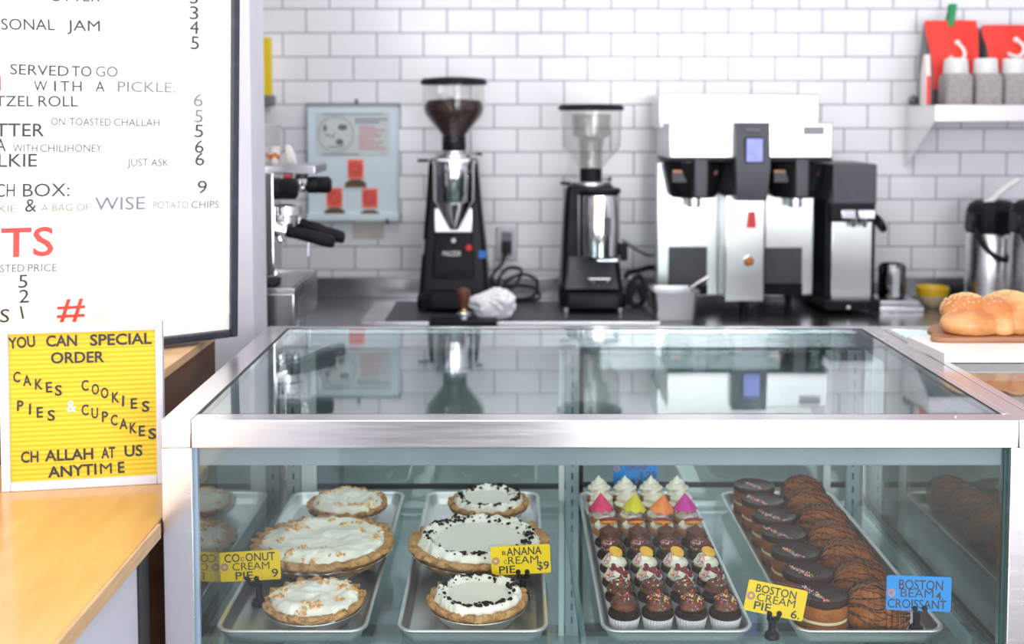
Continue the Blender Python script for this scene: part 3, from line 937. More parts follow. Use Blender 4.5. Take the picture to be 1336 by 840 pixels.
# ================================================================== pies
def make_pie(label, loc, Rr, seed, kind, hgt, tin_bot, group, rot=0.0):
    """Rr = crust radius; hgt = height of the tin rim"""
    rs = random.Random(seed)
    root = thing('cream_pie', label, 'pie', loc, rot, group)
    rt = Rr * 1.0
    t = 0.0008
    tin = MB().lathe([(0, 0), (tin_bot, 0), (rt * 0.95, hgt - 0.004), (rt * 0.985, hgt - 0.0035), (rt * 1.0, hgt - 0.002), (rt * 0.99, hgt - 0.001), (rt * 0.945, hgt - 0.003), (tin_bot - t, t * 2), (0, t * 2)], 56)
    tin.build('pie_tin', M['tin'], root)
    ph = rs.uniform(0, 6)
    nfl = int(round(2 * pi * Rr / 0.027))

    def cf(r, z, a, k):
        wv = sin(nfl * a + ph + 1.2 * noise.noise(Vector((cos(a) * 2, sin(a) * 2, seed))))
        nz = noise.noise(Vector((cos(a) * 6, sin(a) * 6, seed + k * 0.4)))
        nz2 = noise.noise(Vector((cos(a) * 19, sin(a) * 19, seed + k * 1.7)))
        w = 1.0 if 2 <= k <= 8 else 0.25
        return r * (1 + w * (0.020 * wv + 0.050 * nz + 0.026 * nz2)), z + w * (0.0016 * wv + 0.0042 * nz + 0.003 * nz2)

    q = 0.020 if Rr > 0.1 else 0.0165
    c = MB().lathe([(Rr * 0.86, hgt * 0.55), (Rr * 0.93, hgt - 0.004), (Rr * 0.965, hgt + 0.0005), (Rr * 1.01, hgt + q * 0.2), (Rr * 1.02, hgt + q * 0.4), (Rr * 1.0, hgt + q * 0.6), (Rr * 0.955, hgt + q * 0.68), (Rr * 0.91, hgt + q * 0.66), (Rr * 0.86, hgt + q * 0.5), (Rr * 0.80, hgt * 0.8)], 150, fn=cf)
    c.build('crust', M['crust'], root, ang=60)
    # cream
    rc = Rr * (0.90 if kind == 'banana' else 0.925)
    top = hgt + q * 0.55
    nr, na = 34, 120
    vs_, fs = [(0, 0, 0)], []

    def hz(r, a):
        u = r / rc
        p = Vector((cos(a) * r * 28, sin(a) * r * 28, seed * 3.1))
        p2 = Vector((cos(a) * r * 85, sin(a) * r * 85, seed * 1.7))
        if kind == 'banana':
            base = 0.0085 * math.exp(-((u - 0.86) / 0.11) ** 2) * (1 + 0.8 * noise.noise(p * 1.8)) + 0.0045
            base += 0.0045 * max(-0.3, noise.noise(p2 * 0.8)) * (1 if u > 0.70 else 0.05)
        else:
            base = 0.008 * (1 - u ** 4) + 0.0048 * noise.noise(p * 0.7) * min(1, u * 1.5) + 0.0042 * math.exp(-((u - 0.75) / 0.2) ** 2) + 0.0020 * noise.noise(p2)
            base += 0.0022 * sin(9 * u + 2 * a + 2 * noise.noise(p * 0.4))
        if u > 0.93:
            base -= (u - 0.93) / 0.07 * 0.012
        return top + base

    vs_[0] = (0, 0, hz(0, 0))
    for i in range(1, nr + 1):
        for j in range(na):
            a = 2 * pi * j / na
            u = i / nr
            r = rc * u
            if u > 0.8:
                r *= 1 + (u - 0.8) / 0.2 * (0.08 * noise.noise(Vector((cos(a) * 5, sin(a) * 5, seed * 2.3))) + 0.04 * noise.noise(Vector((cos(a) * 17, sin(a) * 17, seed))))
            vs_.append((r * cos(a), r * sin(a), hz(rc * u, a)))
    for j in range(na):
        fs.append([0, 1 + j, 1 + (j + 1) % na])
    for i in range(nr - 1):
        for j in range(na):
            p, n2 = 1 + i * na + j, 1 + i * na + (j + 1) % na
            fs.append([p, p + na, n2 + na, n2])
    # close below so that the cream is a body
    b0 = len(vs_)
    for j in range(na):
        a = 2 * pi * j / na
        vs_.append((rc * 0.9 * cos(a), rc * 0.9 * sin(a), hgt * 0.7))
    for j in range(na):
        p, n2 = 1 + (nr - 1) * na + j, 1 + (nr - 1) * na + (j + 1) % na
        fs.append([p, b0 + j, b0 + (j + 1) % na, n2])
    fs.append([b0 + j for j in range(na)][::-1])
    cm = MB().add(vs_, fs)
    tree = cm.bvh()
    cm.build('cream_topping', M['cream'], root, ang=180)

    def drop(x, y):
        h = tree.ray_cast(Vector((x, y, 0.3)), Vector((0, 0, -1)))
        return h[0]

    if kind == 'banana':
        f = MB()
        rr_ = rc * 0.70
        vs2, fs2 = [(0, 0, drop(0, 0).z + 0.0012)], []
        for i in range(1, 13):
            for j in range(72):
                a = 2 * pi * j / 72
                r = rr_ * i / 12 * (1 + 0.035 * noise.noise(Vector((cos(a) * 3, sin(a) * 3, seed))) * i / 12)
                h = drop(r * cos(a), r * sin(a))
                vs2.append((r * cos(a), r * sin(a), h.z + 0.0012 - 0.0016 * (i == 12)))
        for j in range(72):
            fs2.append([0, 1 + j, 1 + (j + 1) % 72])
        for i in range(11):
            for j in range(72):
                p, n2 = 1 + i * 72 + j, 1 + i * 72 + (j + 1) % 72
                fs2.append([p, p + 72, n2 + 72, n2])
        f.add(vs2, fs2).build('custard_film', M['custard'], root, ang=180)
        k = MB()
        N = int(190 * Rr / 0.08)
        for i in range(N):
            a = rs.uniform(0, 2 * pi)
            if noise.noise(Vector((cos(a) * 2.2, sin(a) * 2.2, seed * 5))) + rs.uniform(-0.45, 0.3) > 0.1:
                continue
            r = rc * min(0.97, max(0.66, rs.gauss(0.82, 0.07)))
            h = drop(r * cos(a), r * sin(a))
            if h:
                s = rs.choice([0.0009, 0.0012, 0.0016, 0.0022, 0.0034])
                k.ball((h.x, h.y, h.z + s * 0.35), s * rs.uniform(0.9, 1.4), s, s * 0.75, 7, 5, fn=lambda d, e=rs.uniform(0, 90): 1 + 0.4 * noise.noise(d * 1.6 + Vector((e, 0, 0))))
        for i in range(int(9 * Rr / 0.08)):
            a = rs.uniform(0, 2 * pi)
            for j in range(rs.randint(3, 6)):
                a2, r = a + rs.uniform(-0.12, 0.12) , rc * rs.uniform(0.74, 0.92)
                h = drop(r * cos(a2), r * sin(a2))
                if h:
                    s = rs.uniform(0.0022, 0.0038)
                    k.ball((h.x, h.y, h.z + s * 0.35), s * 1.3, s, s * 0.7, 7, 5, fn=lambda d, e=rs.uniform(0, 90): 1 + 0.45 * noise.noise(d * 1.6 + Vector((e, 0, 0))))
        o = k.build('chocolate_crumbs', M['choc_crumb'], root)
        o['kind'] = 'stuff'
    else:
        k = MB()
        for i in range(int(19 * (Rr / 0.08) ** 1.2)):
            a, u = rs.uniform(0, 2 * pi), rs.uniform(0.3, 0.95) ** 0.6
            cx, cy = rc * u * cos(a), rc * u * sin(a)
            for j in range(rs.randint(5, 16)):
                h = drop(cx + rs.gauss(0, 0.0045), cy + rs.gauss(0, 0.0035))
                if h:
                    L = rs.uniform(0.003, 0.0055)
                    d = Vector((rs.uniform(-1, 1), rs.uniform(-1, 1), rs.uniform(-0.1, 0.45))).normalized() * L
                    k.tube([h - d * 0.5 + Vector((0, 0, 0.0008)), h + Vector((0, 0, 0.0018)), h + d + Vector((0, 0, 0.0008))], [0.0009, 0.0021, 0.0008], 5, mi=0 if rs.random() < 0.5 else 1)
        o = k.build('toasted_coconut', [M['toast'], M['flake']], root)
        o['kind'] = 'stuff'
    return root


G1, G2 = 'coconut cream pies', 'banana cream pies'
pc = atz(410, 778, FZ + 0.040)
make_pie('small coconut cream pie at the front of its tray', (-0.316, 1.793, FZ), 0.078, 11, 'coco', 0.026, 0.056, G1)
make_pie('large coconut cream pie overhanging its tray, behind the yellow card', (-0.3365, 2.008, FZ), 0.1235, 12, 'coco', 0.037, 0.076, G1, 1.0)
make_pie('small coconut cream pie at the back of its tray', (-0.327, 2.245, FZ), 0.078, 13, 'coco', 0.028, 0.056, G1, 2.4)
make_pie('small crumb edged banana cream pie at the front of its tray', (-0.0545, 1.796, FZ), 0.0785, 21, 'banana', 0.027, 0.056, G2)
make_pie('large crumb edged banana cream pie overhanging its tray', (-0.0585, 2.009, FZ), 0.1225, 22, 'banana', 0.037, 0.076, G2, 1.9)
make_pie('small crumb edged banana cream pie at the back of its tray', (-0.047, 2.248, FZ), 0.078, 23, 'banana', 0.029, 0.056, G2, 0.7)


# ================================================================== cupcakes
def star_swirl(mb, R0, z0, turns, tr, rise, star, k, twist, n=15, mi=0, phase=0.0, tip=True):
    N = int(turns * 22)
    pts, rr = [], []
    for i in range(N + 1):
        t = i / N
        a = phase + 2 * pi * turns * t
        r = R0 * (1 - t) ** 0.85
        pts.append((r * cos(a), r * sin(a), z0 + rise * t ** 1.05))
        rr.append(tr * (1 - 0.5 * t) * (min(1, i / 2.5 + 0.35)))
    if tip:
        pts.append((0, 0, z0 + rise + tr * 0.55))
        rr.append(tr * 0.22)
        pts.append((0.0006, 0, z0 + rise + tr * 0.95))
        rr.append(0.0004)
    mb.tube(pts, rr, n, mi, star=star, k=k, twist=twist)


def sprinkle(mb, tree, rs, cx, cy, sx, sy, n, ln=0.0034, r=0.0009, cols=None):
    for i in range(n):
        h = tree.ray_cast(Vector((cx + rs.gauss(0, sx), cy + rs.gauss(0, sy), 0.4)), Vector((0, 0, -1)))
        if h[0] is None:
            continue
        p, nn = h[0], h[1]
        if nn.z < 0:
            nn = -nn
        d = Vector((rs.uniform(-1, 1), rs.uniform(-1, 1), rs.uniform(-1, 1))).cross(nn)
        if d.length < 1e-3:
            continue
        d = d.normalized() * ln * rs.uniform(0.25, 0.5)
        p = p + nn * r * 0.6
        mb.tube([p - d, p + d], r, 5, mi=rs.choice(cols) if cols else rs.randrange(len(SPK)))


def cup_base(root, cake, nf=30):
    mb = MB()
    n = nf * 4

    def pl(r, z, a, k):
        return r * (1 + (0.028 * (1 if (int(round(a / (2 * pi) * n)) % 4) in (0, 1) else -1) if 1 <= k <= 4 else 0)), z
    mb.lathe([(0, 0.0), (0.0185, 0.0), (0.0245, 0.0285), (0.0238, 0.0285), (0.0182, 0.0012), (0, 0.0012)], n, fn=pl)
    mb.build('paper_liner', M['liner'], root, ang=20)
    MB().lathe([(0, 0.0016), (0.0172, 0.0016), (0.0228, 0.0275), (0.0252, 0.0305), (0.0246, 0.0355), (0.019, 0.0405), (0, 0.043)], 36,
               fn=lambda r, z, a, k: (r * (1 + 0.02 * noise.noise(Vector((cos(a) * 3, sin(a) * 3, k)))), z)).build('cake', M[cake], root)


def make_cup(kind, label, seed):
    rs = random.Random(seed)
    root = thing('cupcake', label, 'cupcake', (0, 0, 0), 0, 'cupcakes in the long tray')
    cup_base(root, 'choc_cake' if kind.startswith(('choc', 'maroon', 'yellow')) else 'gold_cake')
    fr, sp = MB(), MB()
    if kind.startswith('choc'):
        fr.ball((0, 0, 0.041), 0.018, 0.018, 0.011, 20, 10)
        star_swirl(fr, 0.0135, 0.0445, 2.4, 0.0096, 0.0150, 0.20, 5, 0.25, 25, phase=rs.uniform(0, 6))
        fr.build('frosting', M['choc'], root, ang=60)
        if kind == 'choc_cluster':
            sprinkle(sp, fr.bvh(), rs, -0.009, -0.009, 0.005, 0.005, 60)
        elif kind == 'choc_few':
            sprinkle(sp, fr.bvh(), rs, 0.0, -0.006, 0.004, 0.005, 16)
        elif kind == 'choc_sprinkled':
            sprinkle(sp, fr.bvh(), rs, 0.001, -0.006, 0.0085, 0.007, 46)
    elif kind.startswith('whip'):
        fr.ball((0, 0, 0.042), 0.017, 0.017, 0.012, 20, 10)
        star_swirl(fr, 0.0150, 0.0465, 3.0 if kind == 'whip_tall' else 2.4, 0.0115, 0.0235 if kind == 'whip_tall' else 0.014, 0.30, 6, 0.35, 24, phase=rs.uniform(0, 6))
        for i in range(10):
            a = rs.uniform(0, 6.28)
            star_swirl(fr, 0.006, 0.052 + rs.uniform(0, 0.014), 1.2, 0.0052, 0.004, 0.3, 5, 0.4, 15, phase=a)
        fr.build('frosting', M['butter'], root, ang=60)
    else:
        fr.ball((0, 0, 0.0415), 0.0215, 0.0215, 0.0105, 28, 12, fn=lambda d: 1 + 0.04 * noise.noise(d * 2 + Vector((seed, 0, 0))))
        star_swirl(fr, 0.0115, 0.046, 1.7, 0.0088, 0.010, 0.03, 3, 0.2, 16, phase=rs.uniform(0, 6), tip=False)
        fr.build('frosting', M['butter'], root, ang=180)
        tree = fr.bvh()
        if kind == 'hotdog':
            c = MB()
            c.ball((0.001, -0.013, 0.059), 0.0115, 0.0045, 0.0042, 18, 10, mi=0)
            c.ball((0.001, -0.0145, 0.0565), 0.0125, 0.004, 0.0034, 18, 10, mi=0)
            c.tube([(-0.012, -0.0165, 0.0595), (-0.005, -0.0178, 0.0602), (0.004, -0.0178, 0.0602), (0.0145, -0.0165, 0.0595)], [0.0016, 0.0022, 0.0022, 0.0016], 8, mi=1)
            c.tube([(0.002, -0.0155, 0.055), (0.003, -0.0205, 0.0475)], 0.0021, 8, mi=0)
            Th = Matrix.Translation((0.001, -0.0185, 0.0545)) @ Matrix.Rotation(R(-32), 4, 'X') @ Matrix.Scale(1.32, 4) @ Matrix.Translation((-0.001, 0.014, -0.0565))
            c.v = [tuple(Th @ Vector(v)) for v in c.v]
            c.build('candy_hot_dog', [M['candy_orange'], M['candy_maroon']], root)
            sprinkle(sp, tree, rs, 0.011, -0.002, 0.005, 0.006, 18 if rs.random() < 0.6 else 60)
        elif kind.startswith('umbrella'):
            colr = kind.split('-')[1]
            u = thing_child = None
            n = 16
            vs_, fs = [], []
            zt, zb, ru = 0.0875, 0.0545, 0.0245
            vs_.append((0, 0, zt))
            vs_.append((0, 0, zt - 0.0012))
            for i in range(n):
                a = 2 * pi * i / n
                r = ru * (1.0 if i % 2 == 0 else 0.90)
                vs_.append((r * cos(a), r * sin(a), zb + (0 if i % 2 == 0 else 0.004)))
            for i in range(n):
                a = 2 * pi * i / n
                r = ru * (1.0 if i % 2 == 0 else 0.90) - 0.0008
                vs_.append((r * cos(a), r * sin(a), zb - 0.0006 + (0 if i % 2 == 0 else 0.004)))
            for i in range(n):
                j = (i + 1) % n
                fs.append([0, 2 + i, 2 + j])
                fs.append([1, 2 + n + j, 2 + n + i])
                fs.append([2 + i, 2 + n + i, 2 + n + j, 2 + j])
            T = Matrix.Translation((0, -0.009, 0)) @ Matrix.Rotation(R(rs.uniform(-7, 7)), 4, 'Y') @ Matrix.Rotation(R(rs.uniform(-3, 5)), 4, 'X')
            pap = MB().add(vs_, fs, 0, T).build('paper_umbrella', M[colr], root, ang=10)
            MB().tube([(0, 0, 0.045), (0, 0, zt + 0.003)], 0.0011, 8, T=T).build('toothpick', M['stick'], pap)
            sprinkle(sp, tree, rs, 0, -0.008, 0.012, 0.009, 75)
        elif kind == 'maroon':
            c = MB()
            T = Matrix.Translation((0.003, -0.0125, 0.0565)) @ Matrix.Rotation(R(-38), 4, 'X') @ Matrix.Rotation(R(28), 4, 'Y')
            c.ball((0, 0, 0), 0.012, 0.0028, 0.0034, 18, 10, T=T)
            for x, z in ((-0.012, 0.003), (-0.011, -0.003), (0.0115, 0.0035), (0.0125, -0.0025)):
                c.ball((x, 0, z), 0.0042, 0.0029, 0.0034, 14, 8, T=T)
            c.ball((0.001, 0, 0.004), 0.0042, 0.0029, 0.0034, 14, 8, T=T)
            c.build('maroon_candy', M['candy_maroon'], root)
            sprinkle(sp, tree, rs, -0.012, -0.011, 0.0045, 0.0045, 70)
        elif kind == 'yellow':
            c = MB()
            T = Matrix.Translation((0.003, -0.006, 0.0625)) @ Matrix.Rotation(R(-28), 4, 'X') @ Matrix.Rotation(R(24), 4, 'Y')
            c.ball((0, 0, 0), 0.0125, 0.0022, 0.0078, 22, 10, T=T, fn=lambda d: 1 + 0.18 * noise.noise(d * 1.4))
            c.build('yellow_candy', M['candy_yellow'], root)
            sprinkle(sp, tree, rs, -0.013, -0.010, 0.0045, 0.0045, 60)
    if sp.v:
        o = sp.build('sprinkles', SPK, root)
        o['kind'] = 'stuff'
    return root


ROWS = [
    (('choc_few', 'choc_sprinkled'), 'front row chocolate swirl cupcake'),
    (('choc_sprinkled', 'choc_few'), 'second row chocolate swirl cupcake'),
    (('maroon',), 'white cupcake with maroon candy'),
    (('yellow',), 'white cupcake with yellow candy'),
    (('choc_cluster',), 'chocolate cupcake with a clump of sprinkles, behind the yellow candies,'),
    (('choc',), 'plain chocolate swirl cupcake before the candy hot dogs,'),
    (('hotdog',), 'white cupcake with candy hot dog'),
    (('umbrella-blush', 'umbrella-lime_paper', 'umbrella-orange_paper', 'umbrella-magenta_paper'), ''),
    (('whip',), 'white whipped cupcake right behind the paper umbrellas'),
    (('whip_tall',), 'tall white whipped cupcake in the backmost row'),
]
COLW = ['leftmost of four', 'second from the left', 'third from the left', 'rightmost of four']
UMB = ['cupcake under the pink paper umbrella', 'cupcake under the yellow paper umbrella', 'cupcake under the orange paper umbrella', 'cupcake under the magenta paper umbrella']
CPX = 0.0524
for r, (kinds, lab) in enumerate(ROWS):
    y = 1.748 + r * 0.0588
    protos = {}
    for c in range(4):
        kd = kinds[c % len(kinds)] if len(kinds) < 4 else kinds[c]
        if r == 0:
            kd = ('choc_few', 'choc_sprinkled', 'choc_sprinkled', 'choc_sprinkled')[c]
        x = PX[2] + (c - 1.5) * CPX + random.uniform(-0.0006, 0.0006)
        label = UMB[c] if r == 7 else f'{lab} {COLW[c]}'.replace(',,', ',')
        loc = (x, y + random.uniform(-0.0008, 0.0008), FZ)
        rz = random.uniform(-0.16, 0.16)
        if kd in protos:
            dup(protos[kd], loc, rz, label)
        else:
            o = make_cup(kd, label, 100 + r * 7 + c)
            o.location = loc
            o.rotation_euler = (0, 0, rz)
            protos[kd] = o


# ================================================================== boston cream pies (round layered cakes)
def make_boston(label, loc, seed):
    rs = random.Random(seed)
    root = thing('cream_cake', label, 'cake', loc, 0, 'chocolate glazed cream cakes')
    rr = 0.0405

    def wob(r, z, a, k):
        return r * (1 + 0.012 * noise.noise(Vector((cos(a) * 3, sin(a) * 3, seed + k * 0.3)))), z
    MB().lathe([(0, 0), (rr * 0.95, 0), (rr, 0.004), (rr * 1.01, 0.014), (rr * 0.97, 0.0185), (0, 0.0185)], 48, fn=wob).build('bottom_layer', M['pie_cake'], root)
    MB().lathe([(0, 0.0187), (rr * 0.93, 0.0187), (rr * 0.985, 0.0205), (rr * 0.985, 0.0232), (rr * 0.93, 0.0245), (0, 0.0245)], 48, fn=wob).build('pastry_cream', M['pastry_cream'], root)
    MB().lathe([(0, 0.0247), (rr * 0.96, 0.0247), (rr * 1.01, 0.0295), (rr * 1.01, 0.046), (rr * 0.985, 0.0505), (0, 0.0505)], 48, fn=wob).build('top_layer', M['pie_cake'], root)
    gl = MB().lathe([(0, 0.0507), (rr * 0.99, 0.049), (rr * 1.025, 0.0475), (rr * 1.04, 0.0515), (rr * 1.02, 0.0555), (rr * 0.96, 0.0568), (rr * 0.88, 0.0552), (rr * 0.5, 0.0545), (0, 0.0543)], 56,
                    fn=lambda r, z, a, k: (r * (1 + 0.01 * noise.noise(Vector((cos(a) * 2, sin(a) * 2, seed)))), z - (0.0035 * max(0, noise.noise(Vector((cos(a) * 2.5, sin(a) * 2.5, seed * 1.3)))) if k in (1, 2) else 0)))
    gl.build('chocolate_glaze', M['glaze'], root, ang=60)
    tree = gl.bvh()
    sp = MB()
    n = 70
    a0 = Vector((rs.uniform(-0.030, -0.012), rs.uniform(0.012, 0.028)))
    a1 = Vector((rs.uniform(0.0, 0.016), rs.uniform(-0.034, -0.022)))
    for i in range(n):
        t = rs.random()
        c = a0.lerp(a1, t)
        sprinkle(sp, tree, rs, c.x, c.y, 0.0028, 0.0028, 1, 0.003, 0.0010)
    o = sp.build('sprinkles', SPK, root)
    o['kind'] = 'stuff'
    return root


ORD = ['frontmost', 'second from the front', 'third from the front', 'middle', 'fifth from the front', 'sixth from the front', 'backmost']
BX = 0.4872
for i in range(7):
    lab = f'{ORD[i]} of the seven round cream cakes with sprinkled chocolate glaze'
    make_boston(lab, (BX + 0.0008 * i + (0.0, 0.0, 0.0005, 0.001, 0.002, 0.0, 0.0)[i], 1.765 + 0.0885 * i, FZ), 40 + i)


# ================================================================== croissants
def make_croissant(label, loc, seed, rotz, size=1.0):
    rs = random.Random(seed)
    root = thing('croissant', label, 'croissant', loc, rotz, 'chocolate drizzled croissants')
    L, R0 = 0.0465 * size, 0.0395 * size
    NS = 5.5

    def surf(t, ph, inflate=0.0):
        """t in [-1,1] along the croissant, ph angle in the cross-section (0 = away from viewer, pi/2 = up)"""
        env = max(0.0, 1 - abs(t) ** 2.6) ** 0.5
        s = abs(t) * NS
        step = (s - math.floor(s))
        rg = 1 + (0.05 - 0.095 * step) * min(1.0, 4 * env)
        rr = R0 * env * rg * (1 + 0.04 * noise.noise(Vector((t * 3, cos(ph) * 1.2, sin(ph) * 1.2 + seed))))
        rr += inflate
        y = rr * 1.08 * cos(ph) - 0.014 * t * t
        z = R0 * 0.80 + rr * 0.98 * sin(ph)
        return Vector((L * t, y, max(z, 0.0)))

    NT, NP = 90, 40
    vs_, fs = [], []
    for i in range(NT + 1):
        t = -0.995 + 1.99 * i / NT
        for j in range(NP):
            vs_.append(surf(t, 2 * pi * j / NP))
    for i in range(NT):
        for j in range(NP):
            q = (j + 1) % NP
            fs.append([i * NP + j, i * NP + q, (i + 1) * NP + q, (i + 1) * NP + j])
    fs.append(list(range(NP)))
    fs.append([NT * NP + j for j in range(NP)][::-1])
    MB().add(vs_, fs).build('pastry', M['croissant'], root, ang=50)
    dz = MB()
    k = 0
    p0 = R(18)
    while p0 < R(205):
        pts = []
        sk = rs.uniform(0.05, 0.5)
        off = rs.uniform(0, 50)
        for i in range(33):
            t = -0.94 + 1.88 * i / 32
            ph = p0 + sk * t + 0.26 * noise.noise(Vector((t * 1.8, off, 0))) - 0.22 * t * t
            pts.append(surf(t, ph, 0.0006))
        w = rs.uniform(0.0006, 0.0013)
        dz.tube(pts, [w * (0.7 + 0.6 * abs(noise.noise(Vector((i * 0.3, off, 5))))) for i in range(33)], 6)
        p0 += R(rs.uniform(5, 13))
        k += 1
    dz.build('chocolate_drizzle', M['drizzle'], root)
    return root


CORD = ['frontmost', 'second from the front', 'third from the front', 'fourth from the front', 'fifth from the front', 'sixth from the front', 'backmost']
for i in range(7):
    make_croissant(f'{CORD[i]} of the seven chocolate drizzled croissants', (0.5715 + 0.003 * i + (0, -0.002, 0.002, -0.002, 0.001, -0.002, 0.002)[i], 1.764 + 0.0895 * i, FZ), 70 + i, R((-8, -4, -9, -5, -8, -3, -6)[i]), (1.06, 1.04, 1.05, 1.04, 1.06, 1.03, 1.0)[i])


# ================================================================== price cards on clip stands
def make_card(name_label, base, cx, cy, w, h, D, roll, colr, texts, txt_off=0.0, yaw=0.0):
    """base: foot of the stand; the card's centre is at photograph pixel cx, cy at distance D; w, h in metres"""
    cc = at(cx, cy, D)
    root = thing('price_card', name_label, 'price card', base)
    Mx = Matrix.Translation(cc - Vector(base)) @ Matrix.Rotation(yaw, 4, 'Z') @ Matrix.Rotation(R(-4), 4, 'X') @ Matrix.Rotation(R(roll), 4, 'Y')
    t = 0.0007
    mb = MB().loft([[(x, -t, z) for x, z, _ in rrect(-w / 2, w / 2, -h / 2, h / 2, 0.003)], [(x, t, z) for x, z, _ in rrect(-w / 2, w / 2, -h / 2, h / 2, 0.003)]], T=Mx)
    card = mb.build('card', M[colr], root)
    tx = MB()
    for s, f0, f1, fb_, fh, *rest in texts:
        P0 = Vector((-w / 2 + f0 * w, -t - 0.0004, -h / 2 + fb_ * h))
        P1 = Vector((-w / 2 + f1 * w, -t - 0.0004, -h / 2 + (fb_ + (rest[1] if len(rest) > 1 else 0)) * h))
        q = MB()
        put_text(q, s, P0, P1, (0, 0, 1), fh * h, 0.004 if 'M' in s else 0.012, rest[0] if rest else 0)
        tx.add(q.v, q.f, q.mi[0] if q.mi else 0, Mx)
    tx.build('lettering', [M['letter_black'], M['candy_maroon']], card)
    MB().box(-w / 2 - 0.0035, w / 2 + 0.0035, -t - 0.0016, t + 0.0012, -h / 2 - 0.002, h / 2 + 0.0035, T=Mx).build('clear_sleeve', M['sleeve'], root)
    rg = MB().lathe([(0.0026, 0), (0.0026, -0.0005), (0.0064, -0.0005), (0.0064, 0), (0.0026, 0)], 24, T=Mx @ Matrix.Translation((-w / 2 + 0.0075, -t - 0.0001, 0.0)) @ Matrix.Rotation(pi / 2, 4, 'X') @ Matrix.Rotation(pi, 4, 'X'))
    rg.build('hole_ring', M['ring'], card)
    # stand: round foot, stem, clip with two jaws
    top = Mx @ Vector((0.002, 0, -h / 2 + 0.002))
    st = MB().lathe([(0, 0), (0.0115, 0), (0.0125, 0.0025), (0.0108, 0.008), (0.0065, 0.011), (0.0055, 0.014), (0.0055, top.z - 0.012), (0, top.z - 0.010)], 24)
    st.build('stand', M['black_gloss'], root)
    cl = MB()
    b0 = Vector((0, 0, top.z - 0.013))
    for sx in (-1, 1):
        e = Vector((top.x + sx * 0.0075, top.y - 0.002, top.z + 0.002))
        cl.tube([b0, Vector((top.x * 0.5 + sx * 0.006, top.y * 0.5, top.z - 0.008)), e], [0.0042, 0.0042, 0.0034], 8)
        cl.ball(e, 0.0042, 0.0042, 0.0042, 12, 8)
    cl.ball((0, 0, top.z - 0.0135), 0.0066, 0.006, 0.006, 14, 8)
    cl.build('clip', M['black_gloss'], root)
    return root


P = atz(338, 788, FZ)
make_card('yellow tag card for the coconut cream pie, on black stand', (P.x, P.y, FZ), 326.5, 738, 0.099, 0.048, P.y - 0.006, -3, 'card_yellow',
          [('CO', .08, .335, .66, .27), ('C', .35, .41, .68, .13), ('ONUT', .43, .92, .665, .27), ('CREAM', .205, .82, .37, .25), ('PIE', .25, .54, .06, .25), ('9', .85, .96, .09, .27)])
P = atz(682, 780, FZ)
make_card('yellow tag card for the banana cream pie, on black stand', (P.x, P.y, FZ), 679.5, 730, 0.0985, 0.0475, P.y - 0.006, -3, 'card_yellow',
          [('B', .19, .25, .70, .13), ('ANANA', .265, .86, .665, .27), ('C', .21, .265, .39, .13), ('REAM', .285, .795, .365, .26), ('PIE', .125, .40, .06, .25), ('$9', .77, .97, .13, .27)])
P = atz(1007, 832, SHZ)
make_card('tilted yellow tag card for the cream cakes, beside their tray', (P.x, P.y, SHZ + 0.0002), 1012, 783, 0.0925, 0.0475, P.y - 0.006, 11.5, 'card_yellow',
          [('BOSTON', .14, .82, .66, .25), ('CREAM', .18, .83, .38, .25), ('PIE', .16, .45, .10, .25), ('6.', .79, .94, .05, .25)])
make_card('blue tag card at the front of the croissants', (0.632, 1.752, FZ), 1198.5, 774, 0.099, 0.0525, 1.715, 2.0, 'card_blue',
          [('BOSTON', .19, .87, .62, .27), ('BEAM', .22, .725, .39, .24), ('4.', .765, .88, .34, .23), ('CROISSANT', .02, .93, .07, .25)])
make_card('blue tag card standing behind the backmost row of cupcakes', (0.2535, 2.330, FZ), 829, 611, 0.091, 0.062, 2.325, 0, 'card_blue',
          [('CUPCAKE', .27, .75, .46, .15, 1), ('1.25', .62, .96, .17, .23)])

# ================================================================== back counter
KZ = 0.915
YW = 3.81
bc = thing('back_counter', 'long stainless steel counter with upstand along the tiled wall', 'counter', (0.3, 3.45, 0))
part(MB().box(-2.59, 2.59, 3.06, 3.805, KZ - 0.04, KZ, 0.004), 'worktop', M['steel_dark'], bc)
part(MB().box(-2.59, 2.59, 3.786, 3.808, KZ + 0.0003, at(668, 362, 3.786).z, 0.003), 'upstand', M['steel_dark'], bc)
part(MB().box(-2.59, 2.59, 3.10, 3.80, 0.0, KZ - 0.0405, 0.004), 'base', M['cabinet_grey'], bc)

part(MB().box(-2.59, -0.44, 2.615, 3.058, KZ - 0.04, KZ, 0.004), 'return_worktop', M['steel_dark'], bc)
part(MB().box(-2.59, -0.46, 2.63, 3.095, 0.0, KZ - 0.0405, 0.004), 'return_base', M['steel_dark'], bc)

# steel tray with black mat below the grinders
a, b = atz(470, 424, KZ), atz(862, 424, KZ)
mt = thing('grinder_tray', 'low steel tray with black mat under both coffee grinders', 'tray', ((a.x + b.x) / 2, 3.45, KZ))
part(MB().box(a.x, b.x, a.y, a.y + 0.36, KZ + 0.0003, KZ + 0.010, 0.002), 'tray_base', M['steel'], mt)
part(MB().box(a.x + 0.07, b.x - 0.015, a.y + 0.008, a.y + 0.35, KZ + 0.0103, KZ + 0.013, 0.001), 'mat', M['dark_grey'], mt)
TZ = KZ + 0.0131
c0, c1 = at(560, 427, a.y - 0.05).x, at(648, 427, a.y - 0.05).x
kb = thing('knock_drawer', 'low black drawer on the counter in front of the bean filled grinder', 'drawer', ((c0 + c1) / 2, a.y - 0.03, KZ))
part(MB().box(c0, c1, a.y - 0.07, a.y - 0.001, KZ + 0.0003, KZ + 0.024, 0.004), 'drawer_body', M['black'], kb)
